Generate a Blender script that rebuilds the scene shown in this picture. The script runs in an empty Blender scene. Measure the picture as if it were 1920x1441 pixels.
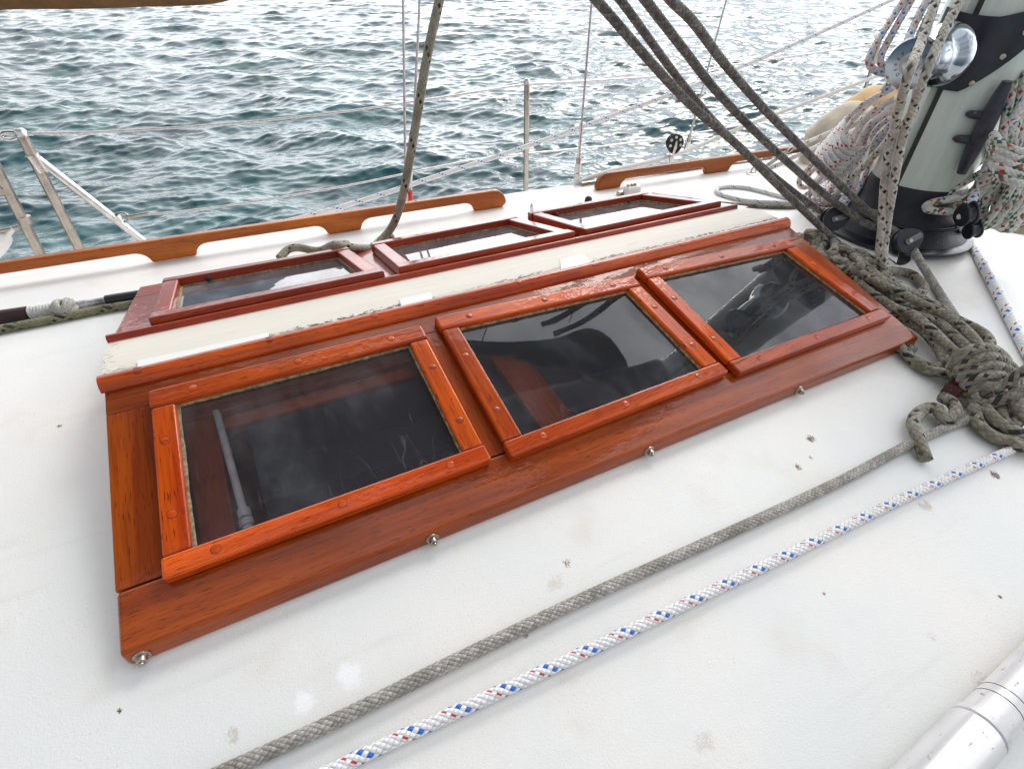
import bpy, bmesh, math, random
import numpy as np
from mathutils import Vector, Matrix
R = math.radians
random.seed(7); rng = np.random.default_rng(5)
sc = bpy.context.scene
# ------------------------------------------------------------------ camera
CAM = Vector((.2744, -.9083, .5132)); YAW, PIT, ROL, FPX = .4776, .6807, .0134, 979.3
Fw = Vector((math.sin(YAW)*math.cos(PIT), math.cos(YAW)*math.cos(PIT), -math.sin(PIT)))
R0 = Vector((math.cos(YAW), -math.sin(YAW), 0)); U0 = R0.cross(Fw)
Rt = R0*math.cos(ROL)+U0*math.sin(ROL); Up = -R0*math.sin(ROL)+U0*math.cos(ROL)
cd = bpy.data.cameras.new('camera'); cam = bpy.data.objects.new('camera', cd); sc.collection.objects.link(cam)
M = Matrix((Rt, Up, -Fw)).transposed().to_4x4(); M.translation = CAM; cam.matrix_world = M
cd.sensor_width = 36; cd.lens = FPX/1920*36; cd.clip_start = .02; cd.clip_end = 6000
sc.camera = cam
# ------------------------------------------------------------------ world and sun (bright overcast, sun behind thin cloud ahead-right)
SUN_AZ, SUN_EL = R(48), R(42)      # azimuth from +Y towards +X
sdir = Vector((math.sin(SUN_AZ)*math.cos(SUN_EL), math.cos(SUN_AZ)*math.cos(SUN_EL), math.sin(SUN_EL)))
w = bpy.data.worlds.new('World'); sc.world = w; w.use_nodes = True
nt = w.node_tree; nt.nodes.clear()
def wn(t, **k):
    n = nt.nodes.new(t)
    for a, b in k.items(): setattr(n, a, b)
    return n
tc = wn('ShaderNodeTexCoord'); sky = wn('ShaderNodeTexSky', sky_type='NISHITA', sun_disc=False)
sky.sun_elevation = SUN_EL; sky.sun_rotation = SUN_AZ
mp = wn('ShaderNodeMapping'); mp.inputs['Scale'].default_value = (1, 1, 2.6)
nz = wn('ShaderNodeTexNoise'); nz.inputs['Scale'].default_value = 2.3; nz.inputs['Detail'].default_value = 7; nz.inputs['Roughness'].default_value = .55
cr = wn('ShaderNodeValToRGB'); cr.color_ramp.elements[0].position = .30; cr.color_ramp.elements[1].position = .50
nz2 = wn('ShaderNodeTexNoise'); nz2.inputs['Scale'].default_value = 3.7; nz2.inputs['Detail'].default_value = 6
cl = wn('ShaderNodeValToRGB'); cl.color_ramp.elements[0].position = .32; cl.color_ramp.elements[1].position = .68
cl.color_ramp.elements[0].color = (5.2, 5.5, 6.1, 1); cl.color_ramp.elements[1].color = (9.3, 9.3, 9.3, 1)
dt = wn('ShaderNodeVectorMath', operation='DOT_PRODUCT'); dt.inputs[1].default_value = Vector((math.sin(R(55)), math.cos(R(55)), .35)).normalized()
mr = wn('ShaderNodeMapRange'); mr.inputs['From Min'].default_value = .0; mr.inputs['From Max'].default_value = 1; mr.inputs['To Min'].default_value = .70; mr.inputs['To Max'].default_value = 3.6; mr.interpolation_type = 'SMOOTHSTEP'
ml = wn('ShaderNodeVectorMath', operation='SCALE'); sx = wn('ShaderNodeSeparateXYZ'); mz = wn('ShaderNodeMapRange'); mz.inputs['From Min'].default_value = 0; mz.inputs['From Max'].default_value = .9; mz.inputs['To Min'].default_value = 1.55; mz.inputs['To Max'].default_value = .85; mm = wn('ShaderNodeMath', operation='MULTIPLY'); mx = wn('ShaderNodeMix', data_type='RGBA')
bg = wn('ShaderNodeBackground'); bg.inputs['Strength'].default_value = .105; ow = wn('ShaderNodeOutputWorld')
L = nt.links.new
L(tc.outputs['Generated'], mp.inputs[0]); L(mp.outputs[0], nz.inputs['Vector']); L(mp.outputs[0], nz2.inputs['Vector'])
L(nz.outputs[0], cr.inputs[0]); L(nz2.outputs[0], cl.inputs[0]); L(tc.outputs['Generated'], dt.inputs[0]); L(dt.outputs['Value'], mr.inputs['Value'])
L(cl.outputs[0], ml.inputs[0]); L(tc.outputs['Generated'], sx.inputs[0]); L(sx.outputs[2], mz.inputs['Value']); L(mz.outputs[0], mm.inputs[0]); L(mr.outputs[0], mm.inputs[1]); L(mm.outputs[0], ml.inputs['Scale'])
L(cr.outputs[0], mx.inputs['Factor']); L(sky.outputs[0], mx.inputs['A']); L(ml.outputs[0], mx.inputs['B'])
L(mx.outputs['Result'], bg.inputs[0]); L(bg.outputs[0], ow.inputs[0])
sd = bpy.data.lights.new('sun', 'SUN'); sd.energy = 1.1; sd.angle = R(20); sd.color = (1, .95, .88)
so = bpy.data.objects.new('sun', sd); sc.collection.objects.link(so); so.rotation_euler = sdir.to_track_quat('Z', 'Y').to_euler()
sc.view_settings.view_transform = 'Standard'; sc.view_settings.look = 'None'; sc.view_settings.gamma = 1
sc.view_settings.exposure = .09
try: sc.cycles.max_bounces = 8; sc.cycles.transparent_max_bounces = 16
except Exception: pass
# ------------------------------------------------------------------ placing helpers (photo pixel + a real distance, or the deck under it)
def ray(x, y): return Fw + Rt*((x-960)/FPX) - Up*((y-720.5)/FPX)
def A(x, y, d): return CAM + ray(x, y)*d
def deckz(y): return -.1045+.027*y-.09*y*y
def K(x, y, h=0):
    d = ray(x, y); t = (-.11+h-CAM.z)/d.z
    for _ in range(50): t = .5*t+.5*(deckz((CAM+d*t).y)+h-CAM.z)/d.z
    return CAM+d*t
def AY(x, y, Y): d = ray(x, y); return CAM+d*((Y-CAM.y)/d.y)
# ------------------------------------------------------------------ node helpers
def mat(name):
    m = bpy.data.materials.new(name); m.use_nodes = True
    return m, m.node_tree, m.node_tree.nodes['Principled BSDF']
class G:
    def __init__(s, t): s.t = t
    def n(s, ty, **k):
        x = s.t.nodes.new(ty)
        for a, b in k.items(): setattr(x, a, b)
        return x
    def put(s, sock, v):
        if hasattr(v, 'node'): s.t.links.new(v, sock)
        else: sock.default_value = v
    def m(s, op, a, b=0., c=0.):
        x = s.n('ShaderNodeMath', operation=op); s.put(x.inputs[0], a); s.put(x.inputs[1], b)
        if op in ('MULTIPLY_ADD', 'WRAP', 'COMPARE', 'SMOOTH_MIN'): s.put(x.inputs[2], c)
        return x.outputs[0]
    def noise(s, vec, scale, detail=3, rough=.5, dist=0):
        x = s.n('ShaderNodeTexNoise'); s.put(x.inputs['Vector'], vec); x.inputs['Scale'].default_value = scale
        x.inputs['Detail'].default_value = detail; x.inputs['Roughness'].default_value = rough; x.inputs['Distortion'].default_value = dist
        return x.outputs[0]
    def map(s, vec, scale, loc=(0, 0, 0), rot=(0, 0, 0)):
        x = s.n('ShaderNodeMapping'); s.put(x.inputs[0], vec); x.inputs['Scale'].default_value = scale; x.inputs['Location'].default_value = loc; x.inputs['Rotation'].default_value = rot
        return x.outputs[0]
    def rng(s, v, a, b, c=0, d=1, smooth=True):
        x = s.n('ShaderNodeMapRange'); s.put(x.inputs[0], v)
        for i, q in enumerate((a, b, c, d)): x.inputs[i+1].default_value = q
        if smooth: x.interpolation_type = 'SMOOTHSTEP'
        return x.outputs[0]
    def mix(s, f, a, b):
        x = s.n('ShaderNodeMix', data_type='RGBA'); s.put(x.inputs['Factor'], f)
        s.put(x.inputs['A'], a if hasattr(a, 'node') else (*a, 1)); s.put(x.inputs['B'], b if hasattr(b, 'node') else (*b, 1)); return x.outputs['Result']
    def bump(s, h, st, dist, nrm=None):
        x = s.n('ShaderNodeBump'); x.inputs['Strength'].default_value = st; x.inputs['Distance'].default_value = dist; s.put(x.inputs['Height'], h)
        if nrm: s.put(x.inputs['Normal'], nrm)
        return x.outputs[0]
    def sep(s, v):
        x = s.n('ShaderNodeSeparateXYZ'); s.put(x.inputs[0], v); return x.outputs
    def uv(s): return s.n('ShaderNodeTexCoord').outputs['UV']
    def obj(s): return s.n('ShaderNodeTexCoord').outputs['Object']
    def geo(s): return s.n('ShaderNodeNewGeometry').outputs['Position']
def plain(name, col, rough=.5, metal=0, noise=.12, scale=30, bump=0, coat=0):
    m, t, b = mat(name); g = G(t); p = g.geo()
    n = g.noise(p, scale, 5, .6); f = g.rng(n, .3, .7)
    c2 = tuple(min(1, c*(1+noise*2)) for c in col); c1 = tuple(c*(1-noise*2) for c in col)
    g.put(b.inputs['Base Color'], g.mix(f, c1, c2))
    g.put(b.inputs['Roughness'], g.rng(n, .2, .8, max(0, rough-.1), min(1, rough+.12))); b.inputs['Metallic'].default_value = metal
    b.inputs['Coat Weight'].default_value = coat
    if bump: g.put(b.inputs['Normal'], g.bump(g.noise(p, scale*6, 4), .5, bump))
    return m
def wood(name, c1, c2, dark, coat=1., rough=.3, seed=0, pore=.6, wave=.0006):
    m, t, b = mat(name); g = G(t); uv = g.uv()
    v = g.map(uv, (1.6, 22, 1), (seed, seed*1.7, 0)); n1 = g.noise(v, 1.0, 5, .55, .6)
    v2 = g.map(uv, (9, 260, 1), (seed*2, 0, 0)); n2 = g.noise(v2, 1.0, 2, .5)
    v3 = g.map(uv, (38, 520, 1), (seed, 3, 0)); n3 = g.noise(v3, 1.0, 2, .5)
    big = g.noise(g.geo(), 5, 3)
    c = g.mix(g.rng(n1, .3, .7), c1, c2)
    c = g.mix(g.m('MULTIPLY', g.rng(n2, .45, .75), .45), c, dark)
    c = g.mix(g.m('MULTIPLY', g.rng(n3, .61, .68), pore), c, tuple(x*.35 for x in dark))
    c = g.mix(g.m('MULTIPLY', g.rng(big, .45, .75), .35), c, dark)
    at = g.n('ShaderNodeAttribute', attribute_name='tint'); 
    hs = g.n('ShaderNodeHueSaturation'); g.put(hs.inputs['Color'], c); g.put(hs.inputs['Value'], g.m('ADD', g.m('MULTIPLY', at.outputs['Fac'], .45), .75)); 
    g.put(b.inputs['Base Color'], hs.outputs[0]); b.inputs['Roughness'].default_value = rough
    b.inputs['Coat Weight'].default_value = coat; b.inputs['Coat Roughness'].default_value = .04; b.inputs['Coat IOR'].default_value = 1.45; b.inputs['Specular IOR Level'].default_value = .15
    # varnish runs and ripples
    vr = g.noise(g.map(uv, (8, 30, 1)), 1, 3, .5); vr2 = g.noise(g.geo(), 90, 2); h = g.m('ADD', vr, g.m('MULTIPLY', vr2, .35))
    g.put(b.inputs['Coat Normal'], g.bump(h, .55, wave*3)); g.put(b.inputs['Normal'], g.bump(n3, .3, .0006))
    return m
W_FRAME = wood('varnished_frame', (.39, .038, .003), (.70, .112, .004), (.11, .010, .002), seed=1, coat=.6, pore=.8)
W_BOARD = wood('varnished_board', (.225, .034, .004), (.40, .074, .005), (.085, .011, .002), seed=4, pore=.7, coat=.6, wave=.00025)
W_FAR = wood('varnished_far', (.24, .020, .004), (.38, .046, .005), (.08, .007, .003), seed=8, coat=.6)
W_RAIL = wood('handrail_teak', (.33, .075, .008), (.52, .14, .015), (.13, .028, .005), seed=2, rough=.4, coat=.45)
W_INT = wood('interior_wood', (.40, .065, .02), (.60, .11, .03), (.18, .03, .01), seed=6, coat=.3)
BUNG = wood('bung_wood', (.38, .036, .003), (.58, .08, .004), (.2, .02, .003), seed=3, coat=.5)
GAP = plain('dark_seam', (.03, .008, .005), .6)
STEEL = plain('stainless', (.62, .61, .59), .22, 1, .06, 60)
DULL = plain('weathered_steel', (.42, .37, .32), .33, 1, .09, 25)
CHROME = plain('chrome', (.36, .40, .44), .09, 1, .01, 20)
ALU = plain('alloy', (.66, .67, .68), .3, 1, .05, 60)
BLACK = plain('black_plastic', (.012, .013, .017), .42, 0, .15, 60, .0004)
PADB = plain('pad_blue_black', (.016, .019, .03), .33, 0, .25, 14, .0002)
CLEAT = plain('cleat_grey', (.035, .036, .05), .38, 0, .2, 40, .0004)
BOOT = plain('mast_boot', (.010, .011, .016), .5, 0, .3, 40, .003)
PUTTY = plain('putty', (.22, .18, .10), .85, 0, .3, 150, .001)
WHITE = plain('white_plastic', (.78, .78, .76), .45, 0, .04, 40)
RED = plain('red_tape', (.55, .012, .012), .5)
TAN = plain('tan_canvas', (.55, .36, .17), .85, 0, .12, 9, .001)
TAN2 = plain('pale_canvas', (.50, .44, .35), .9, 0, .12, 12, .001)
BROWNC = plain('boom_canvas', (.17, .085, .03), .9, 0, .12, 12, .001)
GREYF = plain('net_fabric', (.30, .25, .19), .9, 0, .15, 60, .001)
WIRE = plain('wire', (.60, .56, .55), .4, .8, .1, 80)
# ------------------------------------------------------------------ white deck paint
def deck_mat():
    m, t, b = mat('deck_paint'); g = G(t); p = g.geo()
    big = g.noise(p, 3.5, 4); c = g.mix(g.rng(big, .35, .7), (.745, .755, .730), (.81, .785, .740))
    # greyish scuffs, fine specks
    sp = g.noise(p, 420, 2, .6); spm = g.m('MULTIPLY', g.rng(sp, .64, .72), g.rng(g.noise(p, 7, 3), .42, .62, .25, 1))
    c = g.mix(g.m('MULTIPLY', spm, .45), c, (.34, .31, .27))
    rb = g.noise(p, 6, 3, .6); c = g.mix(g.m('MULTIPLY', g.rng(rb, .56, .76), .38), c, (.64, .54, .44)); sw = g.noise(g.map(p, (3, 26, 1)), 1, 5, .65); c = g.mix(g.m('MULTIPLY', g.rng(sw, .55, .8), .22), c, (.50, .49, .46))
    spots = [(1520,822,.012,1), (1520,858,.006,.8), (1497,875,.010,.7), (1062,1055,.009,.9), (1866,890,.013,1), (223, 1332,.004,1.6), (1375,738,.005,1), (436, 1378, .012, .4),
             (1735,948,.018,.5), (1040,1092,.02,.25), (112,798,.006,.8), (1875,1118,.004,1.4), (1322,1390,.02,.25), (1840,1275,.02,.3), (985,1190,.006,.6), (1745,1192,.012,.3), (1545,1112,.004,.7)]
    nn = g.noise(p, 420, 5, .8); n9 = g.noise(g.map(p, (1, .55, 1), (0, 0, 0), (0, 0, .6)), 110, 4, .7)
    for (x, y, r, s) in spots:
        q = K(x, y); d = g.n('ShaderNodeVectorMath', operation='DISTANCE'); g.put(d.inputs[0], p); d.inputs[1].default_value = q
        f = g.rng(d.outputs['Value'], r*.2, r*1.5, 1, 0); thr = g.rng(g.m('ADD', g.m('MULTIPLY', f, .24), g.m('ADD', g.m('MULTIPLY', nn, .6), g.m('MULTIPLY', n9, .45))), .70, .77)
        c = g.mix(g.m('MINIMUM', g.m('MULTIPLY', g.m('MULTIPLY', thr, f), s*1.3), 1), c, (.13, .065, .03) if s > .55 else (.42, .32, .24))
    for (x, y, r) in [(655, 1265, .022), (570, 1313, .018)]:
        q = K(x, y); d = g.n('ShaderNodeVectorMath', operation='DISTANCE'); g.put(d.inputs[0], p); d.inputs[1].default_value = q
        f = g.rng(d.outputs['Value'], r*.1, r*1.6, 1, 0); thr = g.rng(g.m('ADD', g.m('ADD', g.m('MULTIPLY', f, .40), g.m('MULTIPLY', g.noise(p, 75, 5, .75), .7)), g.m('MULTIPLY', nn, .4)), .78, .86)
        c = g.mix(g.m('MULTIPLY', thr, f), c, (.86, .86, .87))
    g.put(b.inputs['Base Color'], c); b.inputs['Roughness'].default_value = .42; b.inputs['Specular IOR Level'].default_value = .35
    h = g.m('ADD', g.noise(p, 430, 3, .6), g.m('MULTIPLY', g.noise(p, 45, 3), .6)); g.put(b.inputs['Normal'], g.bump(h, .38, .0015))
    return m
DECK = deck_mat()
def cream_mat():
    m, t, b = mat('cream_paint'); g = G(t); uv = g.uv(); s = g.sep(uv)
    v = g.noise(g.map(uv, (6, 90, 1)), 1, 4, .6); c = g.mix(g.rng(v, .2, .9), (.68, .64, .55), (.73, .70, .62))
    n = g.noise(g.map(uv, (60, 140, 1)), 1, 5, .7)
    edge = g.m('MAXIMUM', g.rng(s[1], .012, .032, 1, 0), g.m('MULTIPLY', g.rng(s[0], .0, .05, 1, 0), .7))
    ch = g.rng(g.m('ADD', n, g.m('MULTIPLY', edge, .27)),   .725, .755); mid = g.noise(g.map(uv, (1.3, 1, 1)), 3, 2)
    c = g.mix(g.m('MULTIPLY', ch, g.rng(mid, .35, .55)), c, (.12, .09, .05))
    st = g.rng(g.noise(g.map(uv, (12, 30, 1)), 1, 4), .6, .8); c = g.mix(g.m('MULTIPLY', st, .35), c, (.50, .42, .28))
    g.put(b.inputs['Base Color'], c); b.inputs['Roughness'].default_value = .6; g.put(b.inputs['Normal'], g.bump(g.m('SUBTRACT', v, ch), .5, .0015)); return m
CREAM = cream_mat()
def tape_mat():
    m, t, b = mat('white_tape'); g = G(t); b.inputs['Base Color'].default_value = (.73, .74, .71, 1); b.inputs['Roughness'].default_value = .5
    g.put(b.inputs['Normal'], g.bump(g.noise(g.geo(), 60, 3), .4, .001)); return m
TAPE = tape_mat()
def glass_mat(name, dust_haze, tint, refl):
    m, t, b = mat(name); g = G(t); t.nodes.remove(b); out = t.nodes['Material Output']; p = g.geo(); uv = g.uv()
    tr = g.n('ShaderNodeBsdfTransparent'); tr.inputs[0].default_value = (*tint, 1); gl = g.n('ShaderNodeBsdfGlossy'); gl.inputs['Roughness'].default_value = .012
    wob = g.noise(p, 9, 2); nr = g.bump(wob, .15, .002); g.put(gl.inputs['Normal'], nr)
    fr = g.n('ShaderNodeFresnel'); fr.inputs[0].default_value = 1.52; m1 = g.n('ShaderNodeMixShader'); g.put(m1.inputs[0], g.m('MINIMUM', g.m('MULTIPLY', fr.outputs[0], refl), 1)); g.put(m1.inputs[1], tr.outputs[0]); g.put(m1.inputs[2], gl.outputs[0])
    df = g.n('ShaderNodeBsdfDiffuse'); df.inputs[0].default_value = (.5, .52, .56, 1)
    # fine scratches and hairline cracks, dusty specks, plus a painted grey haze
    vo = g.n('ShaderNodeTexVoronoi', feature='DISTANCE_TO_EDGE'); g.put(vo.inputs['Vector'], g.map(uv, (20, 7, 1))); vo.inputs['Scale'].default_value = 1
    nd = g.n('ShaderNodeTexNoise'); g.put(nd.inputs['Vector'], uv); nd.inputs['Scale'].default_value = 25
    ad = g.n('ShaderNodeVectorMath', operation='MULTIPLY_ADD'); g.put(ad.inputs[0], nd.outputs['Color']); ad.inputs[1].default_value = (.25, .25, 0); g.put(ad.inputs[2], g.map(uv, (20, 6, 1))); g.put(vo.inputs['Vector'], ad.outputs[0])
    crk = g.m('MULTIPLY', g.rng(vo.outputs['Distance'], .0, .011, 1, 0), g.rng(g.noise(uv, 9, 2), .54, .62))
    spk = g.rng(g.noise(uv, 620, 1, .5), .72, .77); sm = g.rng(g.noise(g.map(uv, (9, 5, 1)), 1, 5, .65), .45, .8)
    scr = g.rng(g.noise(g.map(uv, (300, 14, 1), (0, 0, 0), (0, 0, .5)), 1, 2), .70, .76)
    e = g.m('ADD', g.m('MULTIPLY', crk, .06), g.m('ADD', g.m('MULTIPLY', spk, .22), g.m('ADD', g.m('MULTIPLY', sm, dust_haze), g.m('MULTIPLY', scr, .07))))
    m2 = g.n('ShaderNodeMixShader'); g.put(m2.inputs[0], g.m('MINIMUM', g.m('ADD', e, dust_haze*.35), .9)); g.put(m2.inputs[1], m1.outputs[0]); g.put(m2.inputs[2], df.outputs[0]); g.put(out.inputs[0], m2.outputs[0])  # grey veil: some dust, and haze and reflected brightness put into the colour
    return m
GLASS = glass_mat('acrylic_pane', .075, (.93, .92, .93), 1.25); GLASSF = glass_mat('acrylic_pane_far', .24, (.80, .82, .83), 1.5)
def mesh_screen():
    m, t, b = mat('insect_screen'); g = G(t); uv = g.uv(); s = g.sep(uv)
    q = g.m('MAXIMUM', g.m('SINE', g.m('MULTIPLY', s[0], 3600)), g.m('SINE', g.m('MULTIPLY', s[1], 3600)))
    c = g.mix(g.rng(q, .4, .95), (.010, .012, .02), (.05, .052, .07)); n = g.noise(uv, 4, 3); c = g.mix(g.rng(n, .4, .8), c, (.03, .033, .055))
    g.put(b.inputs['Base Color'], c); b.inputs['Roughness'].default_value = .6; return m
SCREEN = mesh_screen()
def rope_mat(name, c1, c2, dirt, flecks=(), n=8, dirtamt=.5, gap_shade=.35, bumpd=.0022):
    """braided cover: UV.x = cells along the rope, UV.y = 0..1 round it"""
    m, t, b = mat(name); g = G(t); s = g.sep(g.uv()); v = g.m('MULTIPLY', s[1], n)
    a = g.m('ADD', s[0], v); bb = g.m('SUBTRACT', s[0], v)
    fa = g.m('FLOOR', a); fb = g.m('FLOOR', bb); par = g.m('FLOORED_MODULO', g.m('ADD', fa, fb), 2)
    ra = g.m('FRACT', a); rb = g.m('FRACT', bb)
    ha = g.m('SINE', g.m('MULTIPLY', ra, math.pi)); hb = g.m('SINE', g.m('MULTIPLY', rb, math.pi))
    la = g.m('POWER', g.m('MAXIMUM', ha, .0001), .5); lb = g.m('POWER', g.m('MAXIMUM', hb, .0001), .5)
    # even cells: strand a on top (rounded across a); odd: strand b on top
    h0 = g.m('MULTIPLY', la, g.m('ADD', g.m('MULTIPLY', hb, .35), .65)); h1 = g.m('MULTIPLY', lb, g.m('ADD', g.m('MULTIPLY', ha, .35), .65))
    mxh = g.n('ShaderNodeMix', data_type='FLOAT'); g.put(mxh.inputs['Factor'], par); g.put(mxh.inputs['A'], h0); g.put(mxh.inputs['B'], h1); h = mxh.outputs['Result']
    p = g.geo(); nb = g.noise(p, 26, 4, .6); nf = g.noise(p, 700, 3, .6)
    wnz = g.n('ShaderNodeTexWhiteNoise', noise_dimensions='2D'); cb = g.n('ShaderNodeCombineXYZ'); g.put(cb.inputs[0], fa); g.put(cb.inputs[1], fb); g.put(wnz.inputs['Vector'], cb.outputs[0])
    c = g.mix(g.m('ADD', g.m('MULTIPLY', g.rng(nf, .35, .7), .4), g.m('MULTIPLY', wnz.outputs['Value'], .6)), c1, c2)
    for (col, N, k, which) in flecks:
        base, pv = (fa, 0) if which[0] == 'a' else (fb, 1)
        hit = g.m('COMPARE', g.m('FLOORED_MODULO', base, N), k, .1); pm = g.m('COMPARE', par, pv, .1)
        hm = g.m('MULTIPLY', hit, pm)
        if len(which) > 1: hm = g.m('MULTIPLY', hm, g.m('GREATER_THAN', rb if which[0] == 'b' else ra, .55))
        c = g.mix(hm, c, col)
    c = g.mix(g.m('MULTIPLY', g.rng(nb, .38, .68), dirtamt), c, dirt)
    c = g.mix(g.m('MULTIPLY', g.rng(h, .05, .5, 1, 0), gap_shade), c, tuple(x*.35 for x in dirt))  # shade between the strands, put into the colour
    g.put(b.inputs['Base Color'], c); b.inputs['Roughness'].default_value = .75; b.inputs['Sheen Weight'].default_value = .15
    g.put(b.inputs['Normal'], g.bump(g.m('ADD', h, g.m('MULTIPLY', nf, .25)), .9, bumpd)); return m
BK = (.006, .006, .008); BL = (.008, .15, .62); RD = (.50, .010, .014); GR = (.008, .11, .05)
RP_GREY = rope_mat('rope_grey', (.24, .225, .20), (.60, .57, .52), (.15, .135, .10), (), dirtamt=.55, gap_shade=.75)
RP_BLUE = rope_mat('rope_white_blue', (.80, .80, .79), (.90, .90, .89), (.45, .42, .38), ((BL, 6, 0, 'b'), (RD, 6, 4, 'bh')), n=6, dirtamt=.10, gap_shade=.30)
RP_COIL = rope_mat('rope_old_black_fleck', (.13, .12, .085), (.42, .39, .31), (.10, .09, .035), ((BK, 6, 0, 'a'), (BK, 12, 3, 'b')), dirtamt=.65, gap_shade=.8, n=6)
RP_VANG = rope_mat('rope_dark_grey', (.05, .046, .04), (.36, .34, .31), (.032, .028, .022), (), dirtamt=.45, gap_shade=.9, n=6)
RP_HALY = rope_mat('rope_halyard_black_fleck', (.50, .47, .39), (.80, .77, .68), (.24, .22, .17), ((BK, 6, 0, 'a'), (BK, 12, 3, 'b')), dirtamt=.5, gap_shade=.55, n=6)
RP_RED = rope_mat('rope_white_red', (.70, .68, .66), (.90, .88, .86), (.34, .31, .28), ((RD, 6, 0, 'a'),), dirtamt=.35, gap_shade=.5, n=6)
RP_RB = rope_mat('rope_white_red_blue', (.64, .62, .60), (.86, .84, .82), (.34, .31, .28), ((RD, 6, 0, 'a'), (BL, 6, 3, 'a')), dirtamt=.35, gap_shade=.5, n=6)
RP_GRN = rope_mat('rope_white_green', (.56, .57, .51), (.80, .81, .75), (.30, .30, .22), ((GR, 6, 0, 'a'), (GR, 6, 1, 'a'), (RD, 6, 3, 'b')), dirtamt=.45, gap_shade=.55, n=6)
RP_WHT = rope_mat('rope_plain_white', (.72, .72, .69), (.86, .86, .83), (.55, .53, .47), (), dirtamt=.3, gap_shade=.35)
RP_SHEET = rope_mat('rope_white_small_blue', (.78, .78, .76), (.90, .90, .89), (.6, .59, .55), ((BL, 8, 0, 'b'),), dirtamt=.12, gap_shade=.35)
RP_WB = rope_mat('rope_white_black_tick', (.60, .58, .53), (.74, .72, .67), (.38, .34, .27), ((BK, 8, 0, 'a'), (BK, 8, 1, 'b')), dirtamt=.3, gap_shade=.5)
RP_GOLD = rope_mat('rope_green_gold', (.20, .19, .10), (.30, .28, .16), (.07, .075, .03), ((BK, 8, 0, 'a'), (BK, 8, 4, 'b')), dirtamt=.6, gap_shade=.7)
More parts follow.
